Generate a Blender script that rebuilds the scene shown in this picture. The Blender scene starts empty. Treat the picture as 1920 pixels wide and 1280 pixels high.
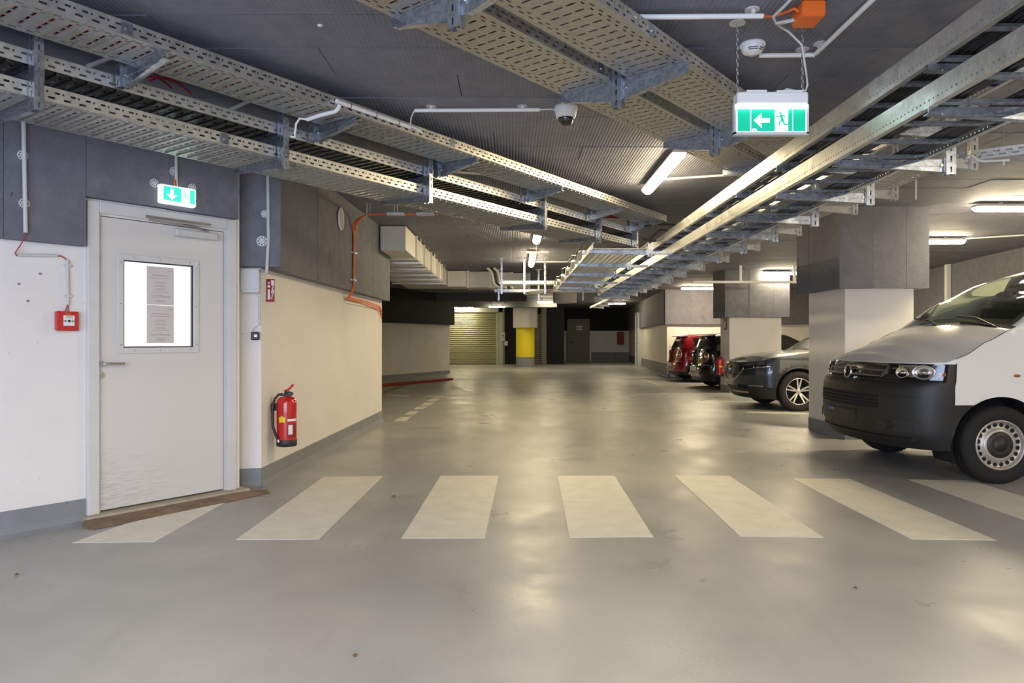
import bpy, bmesh, math, random
from mathutils import Vector, Matrix
random.seed(7)
C = bpy.context.scene.collection
SC = bpy.context.scene
PI = math.pi
# ------------------------------------------------------------------ camera
F = 1340.0; HZ = 638.0; CH = 1.2
cam_d = bpy.data.cameras.new('camera'); cam = bpy.data.objects.new('camera', cam_d); C.objects.link(cam)
cam.location = (0, 0, CH); cam.rotation_euler = (PI/2, 0, 0)
cam_d.sensor_width = 36; cam_d.lens = F/1920*36; cam_d.shift_y = -2/1920; cam_d.clip_start = 0.05; cam_d.clip_end = 200
SC.camera = cam
# ------------------------------------------------------------------ world, light, exposure
W = bpy.data.worlds.new('world'); SC.world = W; W.use_nodes = True
W.node_tree.nodes['Background'].inputs[0].default_value = (0.55, 0.65, 1.0, 1)
W.node_tree.nodes['Background'].inputs[1].default_value = 0.05
SC.view_settings.view_transform = 'Standard'; SC.view_settings.look = 'None'
SC.view_settings.gamma = 1.0; SC.view_settings.use_curve_mapping = False
SC.view_settings.exposure = 0.0
def area(name, loc, rot, sx, sy, power, col):
    d = bpy.data.lights.new(name, 'AREA'); d.shape = 'RECTANGLE'; d.size = sx; d.size_y = sy
    d.energy = power; d.color = col
    o = bpy.data.objects.new(name, d); C.objects.link(o); o.location = loc; o.rotation_euler = rot
    return o
# unseen fill lamps added near the camera: one cool behind it, two warm overhead
area('cool_fill', (-1.6, -3.6, 1.5), (PI/2 + 0.02, 0, 0), 6.0, 2.2, 430, (0.62, 0.73, 1.0))
area('warm_fill', (-0.6, 0.2, 2.66), (0, 0, 0), 0.15, 2.2, 125, (1.0, 0.90, 0.76))
area('warm_fill', (4.2, -0.8, 2.66), (0, 0, 0), 0.15, 2.6, 190, (1.0, 0.86, 0.64))
TUBE_COL = (1.0, 0.81, 0.49); TUBE = 85.0
# ------------------------------------------------------------------ materials
def nodes(name):
    m = bpy.data.materials.new(name); m.use_nodes = True
    nt = m.node_tree; return m, nt, nt.nodes['Principled BSDF']
def coords(nt, scale=(1, 1, 1), rot=(0, 0, 0), src='pos'):
    mp = nt.nodes.new('ShaderNodeMapping'); mp.inputs['Scale'].default_value = scale; mp.inputs['Rotation'].default_value = rot
    if src == 'pos':
        g = nt.nodes.new('ShaderNodeNewGeometry'); nt.links.new(g.outputs['Position'], mp.inputs[0])
    else:
        g = nt.nodes.new('ShaderNodeTexCoord'); nt.links.new(g.outputs['Object'], mp.inputs[0])
    return mp.outputs[0]
def noise(nt, vec, scale, detail=4, rough=0.55):
    n = nt.nodes.new('ShaderNodeTexNoise'); n.inputs['Scale'].default_value = scale
    n.inputs['Detail'].default_value = detail; n.inputs['Roughness'].default_value = rough
    nt.links.new(vec, n.inputs['Vector']); return n.outputs['Fac']
def ramp(nt, fac, stops):
    r = nt.nodes.new('ShaderNodeValToRGB'); e = r.color_ramp.elements
    while len(e) < len(stops): e.new(0.5)
    for k, (p, c) in enumerate(stops):
        e[k].position = p; e[k].color = (c, c, c, 1) if isinstance(c, (int, float)) else (*c, 1)
    nt.links.new(fac, r.inputs[0]); return r.outputs[0]
def mixc(nt, fac, a, b, mode='MIX'):
    m = nt.nodes.new('ShaderNodeMix'); m.data_type = 'RGBA'; m.blend_type = mode
    for s, v in ((0, fac), (6, a), (7, b)):
        if isinstance(v, (int, float)): m.inputs[s].default_value = v
        elif isinstance(v, tuple): m.inputs[s].default_value = (*v, 1)
        else: nt.links.new(v, m.inputs[s])
    return m.outputs[2]
def bump(nt, bsdf, h, strength=0.3, dist=0.01):
    b = nt.nodes.new('ShaderNodeBump'); b.inputs['Strength'].default_value = strength; b.inputs['Distance'].default_value = dist
    nt.links.new(h, b.inputs['Height']); nt.links.new(b.outputs[0], bsdf.inputs['Normal'])
def plain(name, col, rough=0.5, metal=0.0, emis=None, es=0, coat=0, alpha=None, var=0.0):
    m, nt, b = nodes(name)
    b.inputs['Base Color'].default_value = (*col, 1); b.inputs['Roughness'].default_value = rough; b.inputs['Metallic'].default_value = metal
    if emis: b.inputs['Emission Color'].default_value = (*emis, 1); b.inputs['Emission Strength'].default_value = es
    if coat: b.inputs['Coat Weight'].default_value = coat; b.inputs['Coat Roughness'].default_value = 0.05
    if var:
        f = noise(nt, coords(nt, src='obj'), 9, 5)
        c = mixc(nt, ramp(nt, f, [(0.3, 0.0), (0.75, 1.0)]), tuple(x*(1-var) for x in col), tuple(min(1, x*(1+var)) for x in col))
        nt.links.new(c, b.inputs['Base Color'])
    return m
M = {}
# floor: coated concrete, tyre-worn
m, nt, b = nodes('floor_coating'); v = coords(nt)
n1 = noise(nt, v, 0.9, 6); n2 = noise(nt, coords(nt, (5, 0.7, 1)), 1.1, 6); n3 = noise(nt, v, 45, 3)
c = mixc(nt, ramp(nt, n1, [(0.3, 0.0), (0.72, 1.0)]), (0.325, 0.327, 0.32), (0.44, 0.435, 0.415))
c = mixc(nt, ramp(nt, n2, [(0.55, 0.0), (0.8, 0.35)]), c, (0.26, 0.25, 0.235))
c = mixc(nt, ramp(nt, n3, [(0.7, 0.0), (0.85, 0.12)]), c, (0.28, 0.28, 0.27))
nt.links.new(c, b.inputs['Base Color'])
r = ramp(nt, noise(nt, v, 1.7, 7, 0.65), [(0.3, 0.24), (0.7, 0.5)]); nt.links.new(r, b.inputs['Roughness'])
bump(nt, b, noise(nt, v, 70, 4), 0.22, 0.004); M['floor'] = m
# cream road paint
m, nt, b = nodes('road_paint'); v = coords(nt)
c = mixc(nt, ramp(nt, noise(nt, v, 6, 7, 0.65), [(0.35, 0.0), (0.8, 0.7)]), (0.78, 0.755, 0.66), (0.58, 0.55, 0.47))
nt.links.new(c, b.inputs['Base Color']); b.inputs['Roughness'].default_value = 0.5
bump(nt, b, noise(nt, v, 80, 3), 0.15, 0.004); M['paint'] = m
M['worn'] = plain('worn_yellow_paint', (0.34, 0.27, 0.09), 0.6)
# white wall paint
def wallmat(name, a, bb, sc=1.6):
    m, nt, b = nodes(name); v = coords(nt)
    c = mixc(nt, ramp(nt, noise(nt, v, sc, 6), [(0.35, 0.0), (0.75, 1.0)]), a, bb)
    c = mixc(nt, ramp(nt, noise(nt, v, 22, 2), [(0.70, 0.0), (0.78, 0.5)]), c, tuple(x*0.55 for x in bb))
    nt.links.new(c, b.inputs['Base Color']); b.inputs['Roughness'].default_value = 0.65
    bump(nt, b, noise(nt, coords(nt, (1, 1, .5)), 30, 5), 0.25, 0.006); return m
M['white'] = wallmat('white_wall_paint', (0.83, 0.80, 0.775), (0.77, 0.74, 0.71))
M['base'] = wallmat('grey_base_paint', (0.25, 0.265, 0.28), (0.20, 0.21, 0.22), 3)
M['farwhite'] = wallmat('far_wall_paint', (0.80, 0.77, 0.70), (0.70, 0.67, 0.60))
# wood-wool insulation boards; ribs run away from the camera on the ceiling
def board(name, ribs, ca=(0.145, 0.152, 0.20), cb=(0.235, 0.24, 0.285)):
    m, nt, b = nodes(name); v = coords(nt)
    f = noise(nt, v, 7, 8, 0.7)
    c = mixc(nt, ramp(nt, f, [(0.3, 0.0), (0.75, 1.0)]), ca, cb)
    oi = nt.nodes.new('ShaderNodeObjectInfo')
    c = mixc(nt, ramp(nt, oi.outputs['Random'], [(0.0, 0.0), (1.0, 0.35)]), c, (0.13, 0.137, 0.18))
    c = mixc(nt, ramp(nt, noise(nt, v, 14, 2), [(0.74, 0.0), (0.78, 0.7)]), c, (0.05, 0.05, 0.055))
    nt.links.new(c, b.inputs['Base Color']); b.inputs['Roughness'].default_value = 0.75
    h = noise(nt, v, 60, 6, 0.7)
    if ribs:
        w = nt.nodes.new('ShaderNodeTexWave'); w.wave_type = 'BANDS'; w.bands_direction = 'X'
        w.inputs['Scale'].default_value = 12.5; w.inputs['Distortion'].default_value = 1.2; w.inputs['Detail Scale'].default_value = 0.6
        nt.links.new(coords(nt), w.inputs['Vector'])
        ad = nt.nodes.new('ShaderNodeMath'); ad.operation = 'ADD'
        nt.links.new(w.outputs['Fac'], ad.inputs[0]); nt.links.new(h, ad.inputs[1]); h = ad.outputs[0]
        bump(nt, b, h, 0.5, 0.006)
    else: bump(nt, b, h, 0.6, 0.01)
    return m
M['cboard'] = board('ceiling_board_grey', True); M['wboard'] = board('wall_board_grey', False, (0.135, 0.137, 0.165), (0.225, 0.225, 0.245))  # blue cast of the light put into both greys, less on wall boards
M['black'] = plain('black_cladding', (0.012, 0.012, 0.014), 0.8)
M['slab'] = plain('slab_concrete', (0.10, 0.10, 0.11), 0.9)
# galvanised steel
def galv(name, a, bb, rough):
    m, nt, b = nodes(name)
    vo = nt.nodes.new('ShaderNodeTexVoronoi'); vo.inputs['Scale'].default_value = 45; nt.links.new(coords(nt), vo.inputs['Vector'])
    f = ramp(nt, vo.outputs['Distance'], [(0.0, 0.0), (0.8, 1.0)])
    nt.links.new(mixc(nt, f, a, bb), b.inputs['Base Color'])
    b.inputs['Metallic'].default_value = 0.9
    rr = ramp(nt, noise(nt, coords(nt), 12, 3), [(0.3, rough-0.1), (0.7, rough+0.1)]); nt.links.new(rr, b.inputs['Roughness'])
    return m
M['galv'] = galv('galvanised_sheet', (0.60, 0.60, 0.57), (0.74, 0.73, 0.69), 0.42)
M['blue'] = galv('zinc_plated_steel', (0.27, 0.30, 0.345), (0.46, 0.50, 0.56), 0.30)
M['galvb'] = galv('galvanised_shaded', (0.42, 0.42, 0.405), (0.48, 0.48, 0.46), 0.40)  # darker copy of the sheet, shade of tray bottoms put into its colour
M['shade'] = plain('shaded_steel', (0.20, 0.20, 0.20), 0.22, 1.0)  # tray steel darkened, the unlit underside's shade put into its colour
M['steel'] = plain('brushed_steel', (0.55, 0.54, 0.52), 0.3, 1.0)
M['chrome'] = plain('chrome', (0.85, 0.85, 0.85), 0.08, 1.0)
M['lamp'] = plain('tube_diffuser', (0.9, 0.9, 0.88), 0.5, emis=TUBE_COL, es=TUBE)
M['lampr'] = plain('bay_tube_diffuser', (0.9, 0.9, 0.88), 0.5, emis=(1.0, 0.83, 0.54), es=190.0)
M['lampcool'] = plain('tube_diffuser_far', (0.9, 0.9, 0.88), 0.5, emis=(1.0, 0.86, 0.56), es=95.0)
M['lampbody'] = plain('luminaire_body', (0.7, 0.7, 0.68), 0.5)
m, nt, b = nodes('door_paint'); v = coords(nt)
sep = nt.nodes.new('ShaderNodeSeparateXYZ'); nt.links.new(v, sep.inputs[0])
def mrange(nt, val, a, b_, c_, d_):
    r = nt.nodes.new('ShaderNodeMapRange'); nt.links.new(val, r.inputs[0])
    for k, x in enumerate((a, b_, c_, d_)): r.inputs[k+1].default_value = x
    return r.outputs[0]
def mul(nt, a, b_):
    r = nt.nodes.new('ShaderNodeMath'); r.operation = 'MULTIPLY'; nt.links.new(a, r.inputs[0])
    if isinstance(b_, (int, float)): r.inputs[1].default_value = b_
    else: nt.links.new(b_, r.inputs[1])
    return r.outputs[0]
sc = mul(nt, mrange(nt, sep.outputs[2], 0.55, 0.12, 0, 1), mrange(nt, sep.outputs[1], 5.35, 4.75, 0, 1))
sc = mul(nt, sc, ramp(nt, noise(nt, coords(nt, (1.5, 1.5, 16)), 6, 8, 0.75), [(0.45, 0.0), (0.75, 0.8)]))
nt.links.new(mixc(nt, sc, (0.68, 0.655, 0.625), (0.16, 0.155, 0.15)), b.inputs['Base Color']); b.inputs['Roughness'].default_value = 0.42
M['doorpaint'] = m
M['frame'] = plain('frame_paint', (0.66, 0.65, 0.635), 0.45, var=0.04)
m, nt, b = nodes('lit_pane'); v = coords(nt); sep = nt.nodes.new('ShaderNodeSeparateXYZ'); nt.links.new(v, sep.inputs[0])
c = ramp(nt, mrange(nt, sep.outputs[2], 1.0, 1.8, 0, 1), [(0.0, (1.0, 0.97, 0.88)), (0.66, (1.0, 0.95, 0.80)), (0.67, (1.0, 0.99, 1.0))])
nt.links.new(c, b.inputs['Emission Color']); b.inputs['Emission Strength'].default_value = 1.08; b.inputs['Roughness'].default_value = 0.1; M['pane'] = m
M['paper'] = plain('backlit_paper', (0.66, 0.60, 0.58), 0.8, var=0.03)
M['ink'] = plain('grey_print', (0.30, 0.27, 0.27), 0.8); M['inkred'] = plain('red_print', (0.50, 0.17, 0.17), 0.8)
M['dark'] = plain('dark_plastic', (0.02, 0.02, 0.022), 0.45)
M['red'] = plain('red_enamel', (0.55, 0.012, 0.012), 0.25, coat=0.5)
M['redmatt'] = plain('red_matt', (0.30, 0.015, 0.015), 0.5)
M['redcable'] = plain('red_cable', (0.42, 0.012, 0.02), 0.4)
M['orange'] = plain('orange_plastic', (0.83, 0.16, 0.02), 0.4)
M['greyplastic'] = plain('grey_plastic', (0.60, 0.60, 0.58), 0.5)
M['whiteplastic'] = plain('white_plastic', (0.80, 0.80, 0.78), 0.4)
M['blackcable'] = plain('black_cable', (0.012, 0.012, 0.014), 0.4)
M['green'] = plain('exit_green', (0.0, 0.42, 0.24), 0.4, emis=(0.0, 0.42, 0.24), es=0.75)
M['signwhite'] = plain('exit_white', (0.9, 0.9, 0.9), 0.4, emis=(0.9, 1.0, 0.95), es=1.1)
M['signglow'] = plain('sign_light_strip', (0.9, 0.9, 0.9), 0.4, emis=(0.85, 0.95, 1.0), es=5.0)
M['green2'] = plain('exit_green_bright', (0.0, 0.5, 0.3), 0.4, emis=(0.05, 0.85, 0.5), es=1.1)
M['signwhite2'] = plain('exit_white_bright', (0.9, 0.9, 0.9), 0.4, emis=(0.95, 1.0, 0.97), es=2.2)
M['duct'] = plain('duct_cream', (0.66, 0.64, 0.58), 0.5, 0.1, var=0.04)
M['yellow'] = plain('yellow_paint', (0.83, 0.67, 0.01), 0.45)
M['shutter'] = plain('shutter_slat', (0.40, 0.385, 0.24), 0.4, 0.3)
M['farsteel'] = plain('far_door_paint', (0.22, 0.20, 0.155), 0.6)
M['ramp'] = plain('rusty_ramp', (0.22, 0.15, 0.095), 0.85, var=0.3)
M['sill'] = plain('threshold_concrete', (0.42, 0.37, 0.27), 0.8, var=0.15)
M['rubber'] = plain('tyre_rubber', (0.013, 0.012, 0.011), 0.8)
M['bumper'] = plain('textured_bumper', (0.014, 0.014, 0.015), 0.45)
M['vanwhite'] = plain('white_car_paint', (0.84, 0.83, 0.80), 0.3, coat=0.4)
M['suv'] = plain('grey_blue_car_paint', (0.014, 0.022, 0.036), 0.25, 0.2, coat=0.8)
M['minired'] = plain('dark_red_car_paint', (0.28, 0.008, 0.012), 0.22, 0.2, coat=0.8)
M['miniblack'] = plain('black_car_paint', (0.006, 0.006, 0.007), 0.15, coat=0.8)
M['rimsteel'] = plain('dirty_steel_rim', (0.50, 0.47, 0.43), 0.4, 0.5, var=0.25)
M['alloy'] = plain('silver_alloy', (0.62, 0.62, 0.62), 0.25, 0.9)
M['gloss'] = plain('gloss_black', (0.01, 0.01, 0.011), 0.12, coat=0.6)
M['taillight'] = plain('tail_light_red', (0.35, 0.01, 0.02), 0.1, coat=1.0)
M['slat'] = plain('grille_grey', (0.11, 0.10, 0.085), 0.4)
M['plateblue'] = plain('plate_blue', (0.02, 0.10, 0.45), 0.4)
M['liner'] = plain('wheel_well', (0.01, 0.01, 0.012), 0.9)
M['interior'] = plain('cabin_trim', (0.03, 0.03, 0.032), 0.8)
M['amber'] = plain('amber_lens', (0.45, 0.12, 0.03), 0.15, coat=0.8)
M['fleck'] = plain('dry_leaf', (0.16, 0.11, 0.04), 0.8)
m, nt, b = nodes('car_glass')
b.inputs['Base Color'].default_value = (0.55, 0.66, 0.52, 1); b.inputs['Roughness'].default_value = 0.02
b.inputs['Transmission Weight'].default_value = 1.0; b.inputs['IOR'].default_value = 1.12; M['glass'] = m
m, nt, b = nodes('dark_glass')
b.inputs['Base Color'].default_value = (0.01, 0.012, 0.012, 1); b.inputs['Roughness'].default_value = 0.04; b.inputs['Coat Weight'].default_value = 0.6; M['dglass'] = m
m, nt, b = nodes('clear_lens')
b.inputs['Base Color'].default_value = (0.95, 0.95, 0.95, 1); b.inputs['Roughness'].default_value = 0.02
b.inputs['Transmission Weight'].default_value = 1.0; b.inputs['IOR'].default_value = 1.1; M['lens'] = m
# ------------------------------------------------------------------ helpers
class MB:
    def __init__(s): s.v = []; s.f = []; s.sm = []
    def add(s, vs, fs, smooth=False, mat=None):
        n = len(s.v)
        for p in vs: s.v.append(tuple(mat @ Vector(p)) if mat else tuple(p))
        for f in fs: s.f.append([i+n for i in f]); s.sm.append(smooth)
        return s
    def box(s, a, b, mat=None):
        x0, y0, z0 = a; x1, y1, z1 = b
        vs = [(x0,y0,z0),(x1,y0,z0),(x1,y1,z0),(x0,y1,z0),(x0,y0,z1),(x1,y0,z1),(x1,y1,z1),(x0,y1,z1)]
        return s.add(vs, [(0,3,2,1),(4,5,6,7),(0,1,5,4),(1,2,6,5),(2,3,7,6),(3,0,4,7)], mat=mat)
    def bev(s, a, b, r=0.01, mat=None):
        # box with chamfered vertical and horizontal edges
        x0,y0,z0 = a; x1,y1,z1 = b
        vs = []
        for z, d in ((z0, r), (z0+r, 0), (z1-r, 0), (z1, r)):
            for (x, y, sx, sy) in ((x0,y0,1,1),(x1,y0,-1,1),(x1,y1,-1,-1),(x0,y1,1,-1)):
                q = r + d*0.6
                pts = [(x+sx*d, y+sy*q), (x+sx*q, y+sy*d)]
                if (sx, sy) in ((1, 1), (-1, -1)): pass
                else: pts = pts[::-1]
                vs += [(px_, py_, z) for px_, py_ in pts]
        fs = []
        for k in range(3):
            for i in range(8): fs.append((k*8+i, k*8+(i+1) % 8, (k+1)*8+(i+1) % 8, (k+1)*8+i))
        fs.append(tuple(range(7, -1, -1))); fs.append(tuple(range(24, 32)))
        return s.add(vs, fs, mat=mat)
    def prism(s, poly, z0, z1, mat=None):
        n = len(poly)
        vs = [(x, y, z0) for x, y in poly] + [(x, y, z1) for x, y in poly]
        fs = [tuple(range(n-1, -1, -1)), tuple(range(n, 2*n))] + [(i, (i+1) % n, n+(i+1) % n, n+i) for i in range(n)]
        return s.add(vs, fs, mat=mat)
    def tube(s, pts, r, n=8, cap=True):
        pts = [Vector(p) for p in pts]; rings = []
        up = Vector((0, 0, 1))
        for i, p in enumerate(pts):
            d = (pts[min(i+1, len(pts)-1)] - pts[max(i-1, 0)]).normalized()
            a = d.cross(up)
            if a.length < 0.05: a = d.cross(Vector((1, 0, 0)))
            a.normalize(); b_ = d.cross(a).normalized()
            rings.append([p + a*(r*math.cos(2*PI*k/n)) + b_*(r*math.sin(2*PI*k/n)) for k in range(n)])
        vs = [q for rg in rings for q in rg]; fs = []
        for i in range(len(pts)-1):
            for k in range(n): fs.append((i*n+k, i*n+(k+1) % n, (i+1)*n+(k+1) % n, (i+1)*n+k))
        s.add(vs, fs, True)
        if cap: s.add(rings[0], [tuple(range(n-1, -1, -1))]); s.add(rings[-1], [tuple(range(n))])
        return s
    def lathe(s, prof, n=32, mat=None, smooth=True):
        # prof: (radius, height) around local z
        vs = []; fs = []
        for (r, z) in prof:
            for k in range(n): vs.append((r*math.cos(2*PI*k/n), r*math.sin(2*PI*k/n), z))
        for i in range(len(prof)-1):
            for k in range(n): fs.append((i*n+k, i*n+(k+1) % n, (i+1)*n+(k+1) % n, (i+1)*n+k))
        return s.add(vs, fs, smooth, mat)
    def disc(s, r, z0, z1, n=20, mat=None):
        return s.prism([(r*math.cos(2*PI*k/n), r*math.sin(2*PI*k/n)) for k in range(n)], z0, z1, mat)
    def strip(s, o, U, V, lu, lv, pitch, slots, phase=0.0):
        # sheet with real slots: slots are (u0,u1,v0,v1) inside each pitch
        o = Vector(o); U = Vector(U).normalized(); V = Vector(V).normalized()
        vl = sorted({0.0, lv} | {x for q in slots for x in q[2:4]})
        base = sorted({0.0} | {x for q in slots for x in q[0:2]})
        ul = [0.0]; n = int(lu/pitch) + 1
        for k in range(n):
            for b_ in base:
                x = k*pitch+b_
                if 1e-6 < x < lu-1e-6: ul.append(x)
        ul.append(lu)
        idx = {}; vs = []; fs = []
        def vid(i, j):
            if (i, j) not in idx: idx[(i, j)] = len(vs); vs.append(o + U*ul[i] + V*vl[j])
            return idx[(i, j)]
        for j in range(len(vl)-1):
            vm = (vl[j]+vl[j+1])/2
            hs = [q for q in slots if q[2] < vm < q[3]]
            if not hs:
                pass
            for i in range(len(ul)-1):
                um = (ul[i]+ul[i+1])/2; ph = um % pitch
                if any(q[0] < ph < q[1] for q in hs): continue
                fs.append((vid(i, j), vid(i+1, j), vid(i+1, j+1), vid(i, j+1)))
        return s.add(vs, fs)
    def build(s, name, mat, parent=None, solid=0.0, bevel=0.0):
        me = bpy.data.meshes.new(name); me.from_pydata(s.v, [], s.f); me.update()
        if any(s.sm): me.polygons.foreach_set('use_smooth', s.sm)
        me.materials.append(mat if not isinstance(mat, str) else M[mat])
        o = bpy.data.objects.new(name, me); C.objects.link(o)
        if parent is not None: o.parent = parent
        if solid:
            md = o.modifiers.new('thickness', 'SOLIDIFY'); md.thickness = solid; md.offset = 0
        if bevel:
            md = o.modifiers.new('bevel', 'BEVEL'); md.width = bevel; md.segments = 2; md.limit_method = 'ANGLE'
        return o
def tag(o, label=None, cat=None, group=None, kind=None):
    if label: o['label'] = label
    if cat: o['category'] = cat
    if group: o['group'] = group
    if kind: o['kind'] = kind
    return o
def thing(name, label, cat, loc=(0, 0, 0), rz=0, group=None):
    o = bpy.data.objects.new(name, None); o.empty_display_size = 0.1; C.objects.link(o)
    o.location = loc; o.rotation_euler = (0, 0, rz); return tag(o, label, cat, group)
def struct(mb, name, mat, parent=None, **k):
    o = mb.build(name, mat, parent, **k)
    if parent is None: o['kind'] = 'structure'
    return o
def dup(root, loc, rz=None, label=None, group=None):
    r = root.copy(); C.objects.link(r); r.location = loc
    if rz is not None: r.rotation_euler = (0, 0, rz)
    if label: r['label'] = label
    if group: r['group'] = group
    for ch in list(root.children):
        c = ch.copy(); C.objects.link(c); c.parent = r
        for g in ch.children:
            d = g.copy(); C.objects.link(d); d.parent = c
    return r
def at(px, py, Y): return Vector(((px-960)/F*Y, Y, CH+(HZ-py)/F*Y))       # where a sight line is Y metres ahead
def on_z(px, py, z=0.0):
    Y = F*(CH-z)/(py-HZ) if z < CH else F*(z-CH)/(HZ-py); return Vector(((px-960)/F*Y, Y, z))
class Plane:      # a vertical wall plane, points at (s along, off towards the room, z)
    def __init__(s, a, b):
        s.a = Vector((a[0], a[1], 0)); d = Vector((b[0]-a[0], b[1]-a[1], 0)); s.len = d.length; s.d = d.normalized()
        s.n = Vector((s.d.y, -s.d.x, 0)); s.ang = math.atan2(s.d.y, s.d.x)
    def hit(s, px, py, off=0.0):
        ray = Vector(((px-960)/F, 1, (HZ-py)/F)); o = s.a + s.n*off
        t = (o.dot(s.n))/(ray.dot(s.n)); p = Vector((0, 0, CH)) + ray*t
        return (p-o).dot(s.d), p.z
    def mat(s, off=0.0):   # local x along wall, local y up, local z out of the wall
        m_ = Matrix.Identity(4)
        m_.col[0] = (*s.d, 0); m_.col[1] = (0, 0, 1, 0); m_.col[2] = (*s.n, 0); o = s.a + s.n*off; m_.col[3] = (*o, 1)
        return m_
    def pt(s, t, z, off=0.0): return s.a + s.d*t + s.n*off + Vector((0, 0, z))
# ------------------------------------------------------------------ floor
CZ = 2.8
def zf(Y): return 0.0 if Y < 22.3 else min(0.15, (Y-22.3)/7.7*0.15)
fl = MB(); ys = [-4.2, 0, 4, 8, 12, 16, 20, 22.3, 25, 30, 42]; xs = [-9, 14]
vs = [(x, y, z) for y in ys for x in xs for z in (zf(y),)]
fl.add(vs, [(2*i, 2*i+1, 2*i+3, 2*i+2) for i in range(len(ys)-1)])
fl.add([(x, y, -0.2) for y in (ys[0], ys[-1]) for x in xs], [(0, 2, 3, 1)])
floor = struct(fl, 'floor', 'floor')
zeb = [[(135,1018),(290,1016),(431,937),(236,982)],
       [(442,1012),(598,1011),(718,893),(607,894)], [(753,1009),(909,1009),(935,892),(826,892)],
       [(1068,1008),(1225,1007),(1152,892),(1045,892)], [(1388,1006),(1545,1008),(1367,892),(1264,891)],
       [(1709,1011),(1868,1013),(1593,898),(1485,897)], [(2030,1014),(2190,1016),(1822,901),(1703,899)]]
def mark(name, quad, mat='paint', h=0.003):
    mb = MB(); mb.prism([tuple(on_z(x, y).xy) for x, y in quad], 0.0005, h); return mb.build(name, mat, floor)
for q in zeb: mark('zebra_stripe', q)
for q in ([(737.5,789.4),(761,788.8),(770.6,781),(751,782)], [(758,777.5),(777,777),(786,770.4),(767.5,770.9)],
          [(775,767.3),(792.5,767),(801,761.9),(782.5,762.3)], [(788.8,759.8),(806,759.4),(814.4,754.4),(797,754.6)],
          [(800.6,751.9),(817.5,751.3),(825,747.3),(808,747.8)], [(811,744.8),(830,744.5),(832,742),(796,742.5)]):
    mark('lane_dash', q)
mark('bay_line', [(726,741.5), (769,743.5), (769,742), (728,740)])
mark('bay_line', [(1400,773.5), (1600,779), (1600,776.5), (1402,771.5)])
mark('bay_line', [(1352,753.2), (1432,754), (1432,752.6), (1352,751.8)])
mark('bay_line', [(1203,711.5), (1237,722.5), (1241,722.5), (1206,711)])
mark('hatch_line', [(717,739), (767,721.5), (752,721.5), (717,734)], 'worn')
# drain joint where the ramp begins
mb = MB(); mb.box((-2.2, 22.27, 0.0005), (5, 22.33, 0.004)); mb.build('expansion_joint', 'dark', floor)
# dry leaf and specks lying on the floor
def leaf(px, py, s, lab):
    p = on_z(px, py); mb = MB()
    vs = []; 
    for k in range(7):
        a = 2*PI*k/7; r = s*(1 if k % 2 else 0.5); vs.append((p.x+r*math.cos(a), p.y+r*math.sin(a), 0.004+0.5*s*(k % 3)/2))
    vs.append((p.x, p.y, 0.014)); mb.add(vs, [(k, (k+1) % 7, 7) for k in range(7)])
    tag(mb.build('dry_leaf', 'fleck', solid=0.002), lab, 'leaf')
leaf(738, 932, 0.022, 'small curled brown leaf on floor between second and third crossing stripes')
leaf(1605, 1104, 0.012, 'tiny brown speck of debris on open floor below the right stripes')
leaf(666, 1231, 0.012, 'tiny brown speck of debris on floor at the bottom centre of the photo')
leaf(31, 1079, 0.012, 'tiny brown speck of debris on floor below left wall')
# ------------------------------------------------------------------ ceiling: slab and insulation boards
ceil = MB(); ceil.box((-9, -4.2, CZ+0.03), (14, 42, CZ+0.25)); ceiling = struct(ceil, 'ceiling', 'slab')
bw, bl = 0.4, 2.0
me_b = None; nb = 0; far = MB()
y = 3.91 - 8*bw - 0.0; row = 0
while y < 41.6:
    x = -8.9 + (row*0.73) % bl - bl
    while x < 13.8:
        x0, x1 = max(x, -8.95), min(x+bl, 13.9)
        if x1-x0 > 0.3:
            yc = y+bw/2; xc = (x0+x1)/2
            vis = abs(xc)/max(yc, 0.1) < 0.95 and yc > 3.0
            if vis and nb < 292 and x1-x0 > 1.99:
                if me_b is None:
                    t = MB().box((-bl/2+0.0025, -bw/2+0.0035, -0.014), (bl/2-0.0025, bw/2-0.0035, 0.016)); me_b = t.build('ceiling_board', 'cboard', ceiling)
                    o = me_b
                else: o = me_b.copy(); C.objects.link(o)
                o.location = (xc, yc, CZ+0.014+random.uniform(-0.003, 0.003)); nb += 1
            else: far.box((x0+0.0015, y+0.0015, CZ+random.uniform(0, 0.002)), (x1-0.0015, y+bw-0.0015, CZ+0.03))
        x += bl
    y += bw; row += 1
y = -4.15
while y < 3.91-8*bw-0.01:
    far.box((-8.95, y, CZ), (13.9, min(y+bw, 3.91-8*bw)-0.003, CZ+0.03)); y += bw
tag(far.build('ceiling_board', 'cboard', ceiling), kind='stuff')
# ------------------------------------------------------------------ walls
WT = CZ + 0.02
def wall(name, a, b, mat='white', th=0.25, z0=0.0, z1=WT, holes=None, kindstruct=True):
    p = Plane(a, b); mb = MB(); mt = p.mat()
    if holes:
        s0, s1, h0, h1 = holes
        for q in ((0, s0, z0, z1), (s1, p.len, z0, z1), (s0, s1, h1, z1)): 
            if q[1] > q[0]: mb.box((q[0], q[2], -th), (q[1], q[3], 0), mt)
    else: mb.box((0, z0, -th), (p.len, z1, 0), mt)
    return p, struct(mb, name, mat)
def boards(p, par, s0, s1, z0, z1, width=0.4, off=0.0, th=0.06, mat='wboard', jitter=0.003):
    s = s0
    while s < s1-0.02:
        e = min(s+width, s1)
        if s1-e < 0.06: e = s1
        mb = MB(); mb.box((s+0.0015, z0+random.uniform(0, jitter*2), off), (e-0.0015, z1, off+th+random.uniform(-jitter, jitter)), p.mat())
        mb.build('wall_board', mat, par); s = e
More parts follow.
